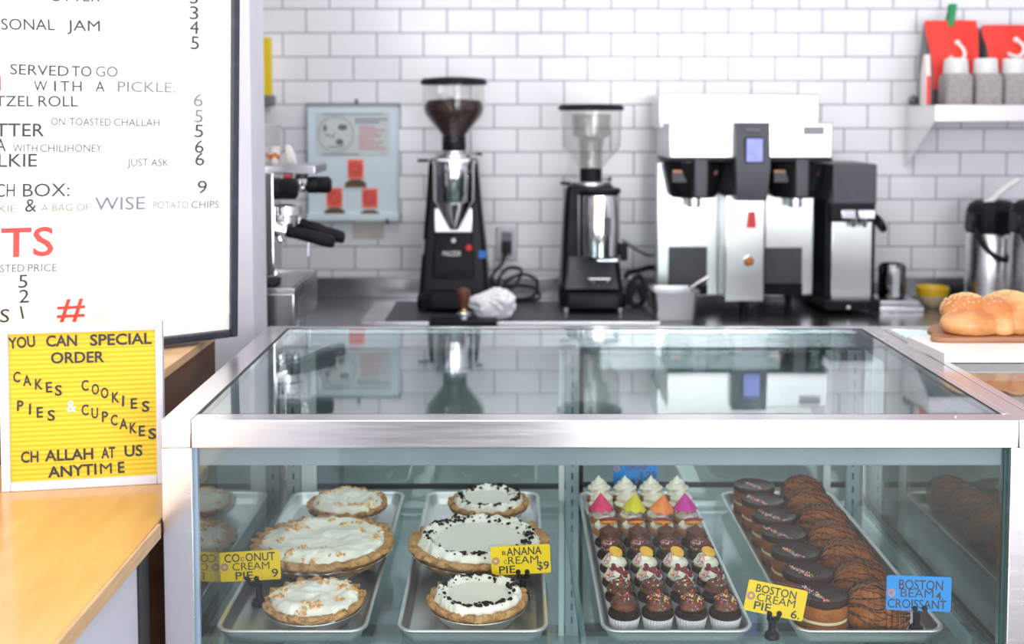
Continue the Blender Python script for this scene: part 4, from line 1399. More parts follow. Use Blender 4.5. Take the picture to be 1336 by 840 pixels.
part(MB().box(c0 + 0.05, c1 - 0.05, a.y - 0.074, a.y - 0.069, KZ + 0.006, KZ + 0.011, 0.001), 'drawer_lip', M['black_gloss'], kb)


# ================================================================== grinders
def X(px):
    return px * GK


def hopper_grinder(label, P, full):
    global GK
    GK = kpx(P)
    k = GK
    root = thing('coffee_grinder', label, 'coffee grinder', P)
    Y = -0.0
    if full:
        # black housing with flared sides
        def sec(z, x0, x1, y0, y1, r):
            return rrect(x0 * k, x1 * k, y0, y1, r, z * k, 5)
        MB().loft([sec(4, -46, 46, -0.11, 0.12, 0.02), sec(16, -46, 46, -0.11, 0.12, 0.02), sec(24, -44, 45, -0.085, 0.12, 0.02), sec(70, -41, 42, -0.06, 0.115, 0.018), sec(130, -36, 36, -0.05, 0.10, 0.016), sec(186, -32, 31, -0.045, 0.09, 0.014), sec(192, -30, 29, -0.04, 0.085, 0.012)]).build('housing', M['black_gloss'], root)
        MB().loft([rrect(-28 * k, 28 * k, -0.075, -0.03, 0.008, 28 * k), rrect(-27 * k, 27 * k, -0.080, -0.03, 0.008, 60 * k), rrect(-25 * k, 25 * k, -0.066, -0.03, 0.008, 84 * k), rrect(-24 * k, 24 * k, -0.056, -0.03, 0.006, 104 * k)]).build('control_panel', M['black'], root)
        f = MB()
        put_text(f, 'MAZZER', (-13 * k, -0.0795, 70 * k), (10 * k, -0.0795, 70 * k), (0, 0.3, 1), 6 * k, 0.01)
        f.build('logo', M['white_plastic'], root)
        T = Matrix.Rotation(pi / 2, 4, 'X')
        MB().cyl(4.2 * k, 0, 0.012, 16, 0.002, T=Matrix.Translation((20 * k, -0.066, 80 * k)) @ T).build('red_button', M['red_light'], root)
        MB().cyl(3.0 * k, 0, 0.009, 14, 0.001, T=Matrix.Translation((0.5 * k, -0.062, 89 * k)) @ T).build('white_knob', M['white_plastic'], root)
        MB().box(-24 * k, 24 * k, -0.062, -0.05, 99 * k, 130 * k, 0.003).build('steel_plate', M['steel_bright'], root)
        # doser funnel
        T2 = Matrix.Translation((2 * k, -0.115, 0))
        MB().lathe([(0, 105 * k), (5 * k, 105 * k), (7 * k, 108 * k), (23 * k, 138 * k), (25.5 * k, 142 * k), (26 * k, 187 * k), (27.5 * k, 188 * k), (27.5 * k, 192 * k), (24 * k, 192 * k), (0, 191 * k)], 36, T=T2).build('dosing_funnel', M['chrome'], root)
        MB().box(-20 * k, 22 * k, -0.11, 0.0, 176 * k, 194 * k, 0.006).build('grinder_head', M['steel'], root)
        MB().cyl(24 * k, 192.5 * k, 199 * k, 32, 0.002).cyl(18 * k, 199 * k, 203 * k, 32, 0.002).build('adjustment_collar', M['steel'], root)
        MB().lathe([(0, 198 * k), (15.5 * k, 198 * k), (15.5 * k, 222 * k), (0, 222 * k)], 28).build('hopper_neck', M['black'], root)
        l = MB().tube([(-20 * k, -0.02, 190 * k), (-34 * k, -0.03, 190.5 * k)], 0.0022, 8).tube([(-33 * k, -0.03, 190.5 * k), (-46 * k, -0.035, 190.5 * k)], 0.0048, 10)
        l.tube([(18 * k, 0.0, 198 * k), (30 * k, 0.0, 198 * k)], 0.0018, 8).tube([(29 * k, 0.0, 198 * k), (36.5 * k, 0.0, 198 * k)], 0.004, 10)
        l.build('adjusting_lever', M['black'], root)
        h = [(15.5, 214), (17, 222), (38, 249), (40, 256), (40.5, 288)]
        prof = [(r * k, z * k) for r, z in h] + [((r - 1.3) * k, z * k) for r, z in h[::-1]]
        hop = MB().lathe(prof + [prof[0]], 40).build('hopper', M['glass_clear'], root)
        MB().lathe([(0, 222.5 * k), (14 * k, 222.5 * k), (36 * k, 249.5 * k), (38 * k, 256 * k), (38.3 * k, 262 * k), (34 * k, 267.5 * k), (15 * k, 269 * k), (0, 270 * k)], 40,
                   fn=lambda r, z, a, q: (r, z + (0.002 * noise.noise(Vector((cos(a) * 4, sin(a) * 4, q))) if q >= 4 else 0))).build('coffee_beans', M['beans'], root)
        MB().lathe([(0, 287.5 * k), (41 * k, 287.5 * k), (43 * k, 289 * k), (43 * k, 292 * k), (40 * k, 295.5 * k), (15 * k, 297.5 * k), (0, 298 * k)], 44).build('lid', M['black'], root)
        MB().box(-18 * k, -4 * k, -0.0895 , -0.0885, 276 * k, 286 * k).build('hopper_label', M['white_plastic'], root)
        MB().box(-40 * k, -27 * k, -0.0675, -0.0635, 68 * k, 88 * k, 0.001, T=Matrix.Translation((0, 0.0, 0)) @ Matrix.Rotation(R(-4), 4, 'X')).build('grey_sticker', M['grey_sticker'], root)
        MB().box(32 * k, 42 * k, -0.066, -0.062, 66 * k, 76 * k, 0.001).build('blue_sticker', M['blue_sticker'], root)
        MB().loft([rrect(-31 * k, 26 * k, -0.15, -0.08, 0.02, 8 * k), rrect(-31 * k, 26 * k, -0.15, -0.08, 0.02, 22 * k), rrect(-29 * k, 24 * k, -0.145, -0.08, 0.018, 27 * k)]).build('drip_tray', M['black'], root)
        for sx in (-38, 38):
            for sy in (-0.085, 0.095):
                MB().cyl(0.012, 0, 5 * k, 16, 0.002, T=Matrix.Translation((sx * k, sy, 0))).build('foot', M['rubber'], root)
    else:
        def sec(z, x0, x1, y0, y1, r):
            return rrect(x0 * k, x1 * k, y0, y1, r, z * k, 5)
        MB().loft([sec(6, -41, 41, -0.11, 0.13, 0.03), sec(24, -41, 41, -0.11, 0.13, 0.03), sec(32, -39, 39, -0.09, 0.13, 0.02), sec(66, -37, 36, -0.045, 0.125, 0.02), sec(120, -35, 33, -0.045, 0.11, 0.02), sec(150, -33, 30, -0.045, 0.10, 0.02), sec(158, -30, 28, -0.04, 0.095, 0.015)]).build('housing', M['black_gloss'], root)
        MB().loft([rrect(-36 * k, 33 * k, -0.12, -0.04, 0.01, 30 * k), rrect(-33 * k, 31 * k, -0.09, -0.04, 0.01, 44 * k), rrect(-30 * k, 29 * k, -0.068, -0.04, 0.008, 68 * k)]).build('front_slope', M['dark_grey'], root)
        MB().loft([rrect(-40 * k, 41 * k, -0.165, -0.105, 0.03, 9 * k), rrect(-40 * k, 41 * k, -0.165, -0.105, 0.03, 22 * k), rrect(-38 * k, 39 * k, -0.16, -0.105, 0.028, 27 * k)]).build('drip_tray', M['black_gloss'], root)
        T2 = Matrix.Translation((7 * k, -0.11, 0))
        MB().lathe([(0, 70 * k), (24 * k, 70 * k), (26.5 * k, 73 * k), (26.5 * k, 149 * k), (24 * k, 151 * k), (0, 151 * k)], 40, T=T2).build('doser', M['chrome'], root)
        MB().lathe([(0, 151.3 * k), (27.5 * k, 151.3 * k), (28 * k, 154 * k), (26 * k, 157 * k), (0, 158 * k)], 40, T=T2).build('doser_lid', M['black'], root)
        MB().box(11 * k, 20 * k, -0.1745, -0.166, 100 * k, 122 * k, 0.002).build('doser_badge', M['dark_grey'], root)
        MB().box(4 * k, 30 * k, -0.150, -0.11, 66 * k, 69.8 * k, 0.002).build('doser_plate', M['steel'], root)
        MB().box(34 * k, 43 * k, -0.13, -0.10, 66 * k, 88 * k, 0.004).tube([(33 * k, -0.115, 76 * k), (40 * k, -0.115, 76 * k)], 0.005, 8).build('dosing_lever', M['black'], root)
        f = MB()
        for sx in (-1, 1):
            f.tube([(8 * k + sx * 14 * k, -0.075, 44 * k), (8 * k + sx * 15 * k, -0.12, 42 * k), (8 * k + sx * 8 * k, -0.155, 41 * k)], 0.0035, 8)
        f.tube([(-6 * k, -0.118, 42.5 * k), (22 * k, -0.118, 42.5 * k)], 0.003, 8)
        f.build('portafilter_fork', M['chrome'], root)
        MB().cyl(26 * k, 158 * k, 163 * k, 36, 0.002).build('adjustment_collar', M['steel_bright'], root)
        MB().lathe([(0, 162 * k), (14 * k, 162 * k), (14.5 * k, 180 * k), (0, 180 * k)], 28).build('hopper_neck', M['black'], root)
        l = MB().tube([(-20 * k, -0.03, 161 * k), (-30 * k, -0.05, 161.5 * k)], 0.0022, 8).tube([(-29 * k, -0.05, 161.5 * k), (-40 * k, -0.055, 162 * k)], 0.0046, 10)
        l.tube([(14 * k, 0, 165.5 * k), (21 * k, -0.01, 166 * k)], 0.0022, 8).ball((24 * k, -0.01, 166 * k), 0.008, 0.006, 0.005, 12, 8)
        l.build('adjusting_lever', M['black'], root)
        h = [(14, 177), (15.5, 181), (36, 204), (38.5, 210), (40, 255)]
        prof = [(r * k, z * k) for r, z in h] + [((r - 1.2) * k, z * k) for r, z in h[::-1]]
        MB().lathe(prof + [prof[0]], 40).build('hopper', M['glass_clear'], root)
        h = [(15, 181.5), (15, 206), (17, 218), (24, 222), (26, 250)]
        prof = [(r * k, z * k) for r, z in h] + [((r - 1.0) * k, z * k) for r, z in h[::-1]]
        MB().lathe(prof + [prof[0]], 32).build('inner_hopper', M['hopper_inner'], root)
        MB().lathe([(0, 254.5 * k), (40 * k, 254.5 * k), (42.5 * k, 256 * k), (42.5 * k, 259 * k), (39 * k, 262 * k), (15 * k, 263 * k), (0, 263 * k)], 44).build('lid', M['black'], root)
        for sx in (-34, 34):
            for sy in (-0.125, 0.10):
                MB().cyl(0.011, 0, 9 * k, 16, 0.002, T=Matrix.Translation((sx * k, sy, 0))).build('foot', M['chrome'], root)
    return root


M['hopper_inner'] = glass_mat('hopper_inner', (0.88, 0.88, 0.87, 1), ior=1.5)
P = at(593, 413, 3.54); P.z = TZ
hopper_grinder('black coffee grinder with brown beans in its tall clear hopper', P, True)
P2 = at(770, 413, P.y); P2.z = TZ
hopper_grinder('black coffee grinder with an empty clear hopper and chrome doser', P2, False)

# tamper, cloth, cables, outlet
Pt = atz(605, 414, KZ + 0.0245)
Pt = Vector((at(605, 414, a.y - 0.035).x, a.y - 0.035, KZ + 0.0245))
k = kpx(Pt)
tp = thing('coffee_tamper', 'small tamper with brown wooden handle before the bean filled grinder', 'tamper', Pt)
MB().cyl(9.0 * k, 0, 9 * k, 24, 0.002).build('steel_base', M['chrome'], tp)
MB().lathe([(0, 9 * k), (5 * k, 9 * k), (4.5 * k, 14 * k), (0, 14 * k)], 20).build('brass_collar', M['brass'], tp)
MB().lathe([(0, 14 * k), (5.5 * k, 14 * k), (7 * k, 22 * k), (9.2 * k, 32 * k), (8.5 * k, 38 * k), (5 * k, 41 * k), (0, 41.5 * k)], 24).build('handle', M['tamper_wood'], tp)

Pc = Vector((at(643, 412, a.y - 0.01).x, a.y + 0.036, TZ))
k = kpx(Pc)
mb = MB()
mb.ball((0, 0, 17 * k), 27 * k, 0.034, 20 * k, 44, 30, fn=lambda d: 1 + 0.30 * noise.noise(d * 1.7 + Vector((4, 1, 2))) + 0.16 * (1 - abs(noise.noise(d * 4 + Vector((1, 7, 2)))) * 2))
mb.ball((10 * k, -0.01, 24 * k), 17 * k, 0.03, 13 * k, 36, 24, fn=lambda d: 1 + 0.32 * noise.noise(d * 2.2 + Vector((9, 1, 2))) + 0.16 * (1 - abs(noise.noise(d * 5 + Vector((1, 3, 2)))) * 2))
mb.v = [(v[0], v[1], max(v[2], 0.0006 + 0.0004 * abs(v[0]))) for v in mb.v]
o = mb.build('cleaning_cloth', M['cloth'], loc=Pc, ang=180)
tag(o, 'crumpled white cloth beside the bean filled grinder', 'cloth')
rm = o.modifiers.new('fuse', 'REMESH'); rm.mode = 'VOXEL'; rm.voxel_size = 0.0025; rm.use_smooth_shade = True

Po = at(661, 318, YW)
out_ = thing('wall_outlet', 'grey metal wall outlet on the tiles between the two grinders', 'outlet', Po)
k = kpx(Po)
MB().box(-14 * k, 14 * k, -0.008, 0, -22 * k, 22 * k, 0.003).build('cover_plate', M['outlet_grey'], out_)
MB().box(-7 * k, 7 * k, -0.010, -0.0075, -16 * k, 16 * k, 0.003).build('socket', M['mid_grey'], out_)
pl = thing('power_cable', 'black coiled power cable hanging from the wall outlet', 'cable', Po + Vector((0, -0.0105, -0.01)))
MB().box(-6 * k, 6 * k, -0.03, 0, -6 * k, 8 * k, 0.004).build('plug', M['rubber'], pl)


def pxpath(pts, D, org):
    return [at(x, y, D + dd) - org for x, y, dd in pts]


def smooth_path(pts, n=8):
    out = []
    P_ = [Vector(p) for p in pts]
    for i in range(len(P_) - 1):
        p0, p1, p2, p3 = P_[max(i - 1, 0)], P_[i], P_[i + 1], P_[min(i + 2, len(P_) - 1)]
        for j in range(n):
            t = j / n
            out.append(0.5 * ((2 * p1) + (-p0 + p2) * t + (2 * p0 - 5 * p1 + 4 * p2 - p3) * t * t + (-p0 + 3 * p1 - 3 * p2 + p3) * t ** 3))
    out.append(P_[-1])
    return out


c = [(661, 322, 0), (659, 333, -0.03), (654, 345, -0.05), (645, 355, -0.07), (641, 366, -0.09), (652, 374, -0.1), (676, 372, -0.11), (698, 376, -0.13), (704, 388, -0.15), (690, 392, -0.17), (668, 392, -0.18), (656, 380, -0.16), (664, 364, -0.13), (684, 358, -0.11), (700, 366, -0.12), (698, 384, -0.15), (680, 390, -0.18), (660, 386, -0.19), (650, 368, -0.17), (662, 350, -0.12), (680, 352, -0.12), (672, 372, -0.15), (652, 384, -0.2), (640, 380, -0.2)]
MB().tube(smooth_path(pxpath([(x, y, d - 0.02) for x, y, d in c], YW, pl.location)), 0.0052, 8).build('cord', M['rubber'], pl)
c2 = [(813, 314, -0.25), (818, 318, -0.2), (834, 328, -0.12), (846, 333, -0.06), (853, 333, -0.05)]
org = at(834, 330, 3.7)
tag(MB().tube(smooth_path(pxpath(c2, YW, org)), 0.0048, 8).build('grey_cable', M['grey_sticker'], loc=org), 'thin grey cable rising behind the empty grinder to the brewer', 'cable')
c3 = [(816, 362, -0.22), (820, 356, -0.2), (836, 352, -0.16), (846, 349, -0.12), (853, 349, -0.1)]
c4 = [(819, 398, -0.30), (822, 372, -0.28), (834, 360, -0.26), (842, 376, -0.26), (838, 394, -0.28), (828, 399, -0.30), (822, 388, -0.3), (831, 372, -0.3), (840, 392, -0.3)]
org = at(834, 380, 3.5)
tag(MB().tube(smooth_path(pxpath(c3, YW, org)), 0.0085, 8).tube(smooth_path(pxpath(c4, YW, org)), 0.0085, 8).build('black_cable', M['rubber'], loc=org), 'thick black cable bundled between empty grinder and steel tub', 'cable')

# steel tub with spoon
Pb = at(878, 414, 3.40); Pb.z = KZ + 0.0003
k = kpx(Pb)
tub = thing('steel_tub', 'small square steel tub in front of the coffee brewer', 'container', Pb)
MB().loft([rrect(-24 * k, 24 * k, -0.05, 0.05, 0.012, 0), rrect(-25 * k, 25 * k, -0.053, 0.053, 0.012, 2 * k), rrect(-28 * k, 28 * k, -0.06, 0.06, 0.014, 36 * k), rrect(-31 * k, 31 * k, -0.066, 0.066, 0.016, 37 * k), rrect(-31 * k, 31 * k, -0.066, 0.066, 0.016, 39.5 * k), rrect(-27 * k, 27 * k, -0.058, 0.058, 0.013, 39 * k), rrect(-24 * k, 24 * k, -0.05, 0.05, 0.012, 3 * k)]).build('tub_body', M['steel_grey'], tub)
sp_ = MB().tube([(10 * k, 0, 20 * k), (24 * k, 0, 41 * k), (33 * k, 0.0, 47 * k), (46 * k, 0.0, 54 * k)], [0.003, 0.0035, 0.004, 0.006], 8)
tag(sp_.build('spoon', M['steel'], loc=Pb), 'steel spoon handle sticking out of the steel tub', 'spoon')

# ================================================================== coffee brewer
DB = 3.40
br = thing('coffee_brewer', 'tall twin stainless coffee brewer with dark touch screen column', 'coffee maker', (at(968, 425, DB).x, 3.55, KZ))
part(fb(MB(), 860, 1069, 123, 168, 3.56, 0.2, 0.006), 'top_cover', M['steel_bright'], br)
part(fb(MB(), 872, 1060, 132, 134, 3.557, 0.004, 0), 'cover_seam', M['mid_grey'], br)
part(fb(MB(), 873, 1087, 160, 207, DB, 0.30, 0.006), 'brew_head', M['steel_bright'], br)
part(fb(MB(), 866, 1050, 200, 383, 3.64, 0.12, 0.004), 'back_housing', M['dark_grey'], br)
part(fb(MB(), 857, 938, 212, 385, 3.56, 0.075, 0.004), 'left_panel', M['steel_bright'], br)
part(fb(MB(), 997, 1063, 212, 385, 3.56, 0.075, 0.004), 'right_panel', M['steel_bright'], br)
part(fb(MB(), 946, 998, 255, 393, 3.43, 0.21, 0.004), 'centre_column', M['steel_bright'], br)
part(fb(MB(), 874, 1086, 207, 211, DB + 0.004, 0.28, 0.001), 'head_trim', M['black'], br)
T0, T1 = at(960, 160, DB - 0.03), at(1003, 262, DB - 0.03)
tower = MB().loft([[(T0.x + 0.006, DB - 0.03, T1.z), (T1.x - 0.006, DB - 0.03, T1.z), (T1.x - 0.006, DB + 0.06, T1.z), (T0.x + 0.006, DB + 0.06, T1.z)],
                   [(T0.x, DB - 0.045, T1.z + 0.10), (T1.x, DB - 0.045, T1.z + 0.10), (T1.x, DB + 0.06, T1.z + 0.10), (T0.x, DB + 0.06, T1.z + 0.10)],
                   [(T0.x, DB - 0.03, T0.z), (T1.x, DB - 0.03, T0.z), (T1.x, DB + 0.06, T0.z), (T0.x, DB + 0.06, T0.z)]])
tw = part(tower, 'touch_column', M['dark_grey'], br)
sub(fb(MB(), 972, 997, 179, 213, DB - 0.046, 0.02, 0.002), 'screen_bezel', M['black_gloss'], tw)
sub(fb(MB(), 974, 995.5, 181, 211, DB - 0.0475, 0.003, 0), 'screen', M['screen'], tw)
sub(fb(MB(), 973, 992, 168, 170.5, DB - 0.040, 0.008, 0), 'maker_mark', M['mid_grey'], tw)
for cx in (905, 1037):
    c = at(cx, 210, DB + 0.12)
    z1, z0 = at(cx, 212, DB + 0.12).z, at(cx, 257, DB + 0.12).z
    kk = kpx(c)
    hb = part(MB().lathe([(0, z0), (28 * kk, z0), (31 * kk, z0 + 0.01), (38 * kk, z1 - 0.02), (39.5 * kk, z1 - 0.004), (39.5 * kk, z1), (0, z1)], 36, T=Matrix.Translation((c.x, c.y, 0))), 'brew_basket', M['black'], br)
    hx = at(cx + 10, 230, DB)
    sub(fb(MB(), cx + 1, cx + 19, 208, 258, DB - 0.01, 0.12, 0.006), 'basket_handle', M['dark_grey'], hb)
    sub(fb(MB(), cx - 27, cx - 8, 222, 238, DB + 0.045, 0.02, 0.001), 'warning_label', M['dark_grey'], hb)
    sub(fb(MB(), cx - 27, cx - 12, 222, 225, DB + 0.0445, 0.006, 0), 'orange_label', M['orange_button'], hb)
    sub(fb(MB(), cx + 21, cx + 31, 222, 228, DB + 0.05, 0.03, 0.001), 'red_label', M['candy_maroon'], hb)
    part(MB().cyl(17 * kk, z1 + 0.0002, z1 + 0.006, 24, T=Matrix.Translation((c.x, c.y, 0))), 'spray_head', M['chrome'], br)
    part(MB().cyl(9 * kk, z0 - 0.03, z0, 18, 0.002, T=Matrix.Translation((c.x, c.y - 0.01, 0))), 'drain_nozzle', M['chrome'], br)
part(fb(MB(), 872, 923, 322, 372, 3.553, 0.008, 0.003), 'splash_pad', M['dark_grey'], br)
part(fb(MB(), 997, 1047, 323, 384, 3.553, 0.008, 0.003), 'splash_pad', M['dark_grey'], br)
part(fb(MB(), 872, 923, 372, 384, 3.554, 0.008, 0.001), 'lower_trim', M['black'], br)
part(fb(MB(), 999, 1047, 370, 385, 3.545, 0.01, 0.001), 'lower_trim', M['black_gloss'], br)
A, B = at(962, 275, 3.427), at(994, 275, 3.427)
w_ = MB().prism([(at(963, 298, 3.427).x, at(963, 298, 3.427).z), (at(986, 298, 3.427).x, at(986, 298, 3.427).z), (at(992, 275, 3.427).x, at(992, 275, 3.427).z), (at(963, 275, 3.427).x, at(963, 275, 3.427).z)], 3.427, 3.430)
lev = part(w_, 'faucet_plate', M['steel'], br)
A = [at(974, 297, 3.425), at(986, 297, 3.425), at(985, 276, 3.425), at(976, 276, 3.425)]
sub(MB().prism([(v.x, v.z) for v in A], 3.418, 3.4265), 'red_lever', M['red_light'], lev)
c = at(976.5, 340, 3.43)
kn = part(MB().cyl(6.5 * kpx(c), 0, 0.012, 24, 0.002, T=Matrix.Translation(c) @ Matrix.Rotation(pi / 2, 4, 'X')), 'dial_ring', M['chrome'], br)
sub(MB().cyl(4.8 * kpx(c), 0.0, 0.015, 24, 0.002, T=Matrix.Translation(c) @ Matrix.Rotation(pi / 2, 4, 'X')), 'orange_button', M['orange_button'], kn)
bg = part(fb(MB(), 1048, 1076, 165, 176, DB - 0.002, 0.004, 0.001), 'badge', M['grey_sticker'], br)
for px, d in ((971, 3.47), (1029, 3.60), (900, 3.60)):
    c = at(px, 400, d)
    zt = at(px, 394 if px == 971 else 385, d).z
    part(MB().lathe([(0, KZ + 0.0004), (0.011, KZ + 0.0004), (0.011, KZ + 0.02), (0.016, zt + 0.004), (0, zt + 0.004)], 20, T=Matrix.Translation((c.x, c.y + 0.012, 0))), 'leg', M['black'], br)

# ================================================================== tall bean grinder on the right of the brewer
tg = thing('bulk_grinder', 'narrow black coffee grinder with stainless front, right of the brewer', 'coffee grinder', (at(1105, 405, 3.5).x, 3.55, KZ))
part(fb(MB(), 1076, 1143, 262, 400, 3.52, 0.18, 0.004), 'housing', M['black'], tg)
part(fb(MB(), 1086, 1145, 214, 267, 3.465, 0.24, 0.006), 'hopper_box', M['dark_grey'], tg)
part(fb(MB(), 1084, 1138, 289, 396, 3.50, 0.02, 0.003), 'steel_front', M['steel_bright'], tg)
part(fb(MB(), 1076, 1147, 393, 405, 3.46, 0.25, 0.005), 'base', M['black'], tg)
mb = fb(fb(MB(), 1098, 1117, 274, 286, 3.45, 0.05, 0.003), 1120, 1142, 274, 286, 3.45, 0.05, 0.003)
c = at(1114, 290, 3.47)
mb.tube([c + Vector((0, 0, 0.02)), c, c - Vector((0, 0, 0.014))], [0.012, 0.009, 0.007], 12)
c = at(1128, 290, 3.47)
mb.tube([c + Vector((0, 0, 0.02)), c, c - Vector((0, 0, 0.014))], [0.012, 0.009, 0.007], 12)
part(mb, 'spout', M['chrome'], tg)
part(fb(MB(), 1086, 1142, 266, 289, 3.475, 0.06, 0.002), 'spout_recess', M['black_gloss'], tg)
c = at(1146, 293, 3.52)
kn = part(MB().cyl(13 * kpx(c), 0, 0.016, 28, 0.003, T=Matrix.Translation(c + Vector((-0.003, 0, 0))) @ Matrix.Rotation(R(60), 4, 'Y')), 'dial', M['black_gloss'], tg)
sub(MB().box(-0.004, 0.004, -0.004, 0.004, 0, 0.006, 0.001, T=Matrix.Translation(c + Vector((0.006, -0.014, 0.012)))), 'orange_mark', M['red_light'], kn)
c = at(1107, 401, 3.438)
part(MB().ball(c, 0.006, 0.003, 0.006, 14, 8), 'front_screw', M['white_plastic'], tg)

M['chrome_dark'] = mat('smoked_chrome', (0.16, 0.16, 0.17, 1), 0.12, 1.0, rvar=0.04, nscale=20)
# scale, pitcher, bowl
c0, c1 = atz(1140, 412, KZ), atz(1206, 412, KZ)
YS = 3.50
x0, x1 = at(1148, 400, YS).x, at(1204, 400, YS).x
sc = thing('kitchen_scale', 'flat steel scale beside the narrow black grinder', 'scale', ((x0 + x1) / 2, YS + 0.08, KZ))
part(MB().box(x0, x1 + 0.004, YS, YS + 0.15, KZ + 0.0003, KZ + 0.016, 0.003), 'scale_base', M['steel'], sc)
zt = KZ + 0.034
part(MB().box(x0 + 0.004, x1 - 0.006, YS + 0.01, YS + 0.145, KZ + 0.0163, zt, 0.004), 'weighing_plate', M['steel_grey'], sc)
Pp = at(1163, 390, YS + 0.07); Pp.z = zt + 0.0003
k = kpx(Pp)
pt = thing('steel_pitcher', 'small dark steel pitcher standing on the flat scale', 'pitcher', Pp)
hh = 45 * k
MB().lathe([(0, 0), (16 * k, 0), (17 * k, 2 * k), (16.5 * k, 25 * k), (14.5 * k, hh), (13.8 * k, hh), (15.5 * k, 25 * k), (15.5 * k, 4 * k), (0, 3 * k)], 32).build('pitcher_body', M['chrome_dark'], pt)
MB().box(-4.5 * k, 4.5 * k, -17.5 * k, -15 * k, 3 * k, 40 * k, 0.003).build('handle', M['steel_bright'], pt)
MB().box(-16.9 * k, -8 * k, -0.016, 0.016, 3 * k, 44 * k, 0.012).box(8 * k, 16.9 * k, -0.016, 0.016, 3 * k, 44 * k, 0.012).build('dark_sleeve', M['black_gloss'], pt)
Pw = at(1216, 402, 3.60); Pw.z = KZ + 0.0003
k = kpx(Pw)
bw = thing('ceramic_bowl', 'small cream bowl with mustard yellow rim behind the challah', 'bowl', Pw)
MB().lathe([(0, 0), (10 * k, 0), (11 * k, 1 * k), (17 * k, 8 * k), (20 * k, 16 * k), (18.6 * k, 16 * k), (15 * k, 8 * k), (0, 3 * k)], 36).build('bowl_body', M['bowl'], bw)
MB().lathe([(18.6 * k, 16.03 * k), (20 * k, 16.03 * k), (21.2 * k, 26 * k), (20.2 * k, 27 * k), (19.4 * k, 26 * k), (18.6 * k, 16.03 * k)], 36).build('bowl_rim', M['bowl_rim'], bw)


# ================================================================== airpots
def airpot(label, cx, D):
    P_ = at(cx, 410, D); P_.z = KZ + 0.0003
    k = kpx(P_)
    zz = lambda py: at(cx, py, D).z - P_.z
    root = thing('airpot', label, 'airpot', P_, 0, 'airpots on the counter')
    MB().lathe([(0, 0), (33 * k, 0), (34 * k, 0.012), (34 * k, 0.03), (0, 0.03)], 36).build('base_ring', M['black'], root)
    MB().lathe([(0, 0.0302), (32.5 * k, 0.0302), (32.5 * k, zz(306)), (30 * k, zz(300)), (0, zz(300))], 40).build('steel_body', M['steel'], root)
    MB().lathe([(0, zz(300)), (32 * k, zz(303)), (34 * k, zz(298)), (33 * k, zz(276)), (29 * k, zz(266)), (22 * k, zz(262)), (0, zz(260))], 40).build('shoulder', M['black'], root)
    MB().box(-36 * k, -24 * k, -0.06, 0.0, zz(300), zz(276), 0.006).box(-10 * k, 10 * k, -36 * k, -20 * k, zz(302), zz(272), 0.006).build('spout_block', M['black_gloss'], root)
    a0 = Vector((-13 * k, -0.03, zz(266)))
    MB().tube(smooth_path([a0, Vector((4 * k, -0.03, zz(250))), Vector((16 * k, -0.03, zz(240))), Vector((28 * k, -0.03, zz(233)))]), [0.0105] * 24 + [0.008], 10).ball(a0 + Vector((-0.002, 0, 0.008)), 0.010, 0.009, 0.010, 14, 8).build('pump_lever', M['white_plastic'] if cx < 1300 else M['chrome'], root)
    MB().tube(smooth_path([Vector((-32 * k, -0.06, zz(296))), Vector((-26 * k, -0.10, zz(318))), Vector((-8 * k, -0.12, zz(332))), Vector((14 * k, -0.12, zz(330))), Vector((32 * k, -0.08, zz(312)))]), 0.008, 10).build('carry_handle', M['black'], root)
    MB().tube([(4 * k, -34.5 * k, zz(306)), (4 * k, -35 * k, zz(350)), (4 * k, -35 * k, 0.034)], 0.010, 12).build('sight_tube', M['chrome'], root)
    return root


airpot('stainless airpot with white pump lever, nearer the yellow rimmed bowl', 1292, 3.62)
airpot('stainless airpot with chrome pump lever, cut by the photo edge', 1349, 3.38)

# ================================================================== wall shelf with bags and jars
DS, DWL = 3.54, 3.805
zs = at(1222, 137, DS).z
xl = at(1222, 137, DS).x
sh = thing('wall_shelf', 'steel wall shelf on triangular bracket above the airpots', 'shelf', (xl + 0.5, DWL, zs))
part(MB().box(xl + 0.003, 2.3, DS + 0.003, DWL - 0.001, zs - 0.006, zs - 0.001), 'shelf_board', M['steel_case'], sh)
part(MB().box(xl, 2.3, DS, DS + 0.003, at(1222, 158, DS).z, zs), 'front_lip', M['steel_case'], sh)
for x in (xl - 0.003, 2.2):
    part(MB().loft([[(xx, DS + 0.001, zs), (xx, DWL, zs), (xx, DWL, at(1183, 218, DWL).z), (xx, DWL - 0.02, at(1183, 214, DWL).z), (xx, DS + 0.001, at(1222, 158, DS).z)] for xx in (x, x + 0.0029)]), 'bracket', M['steel'], sh)


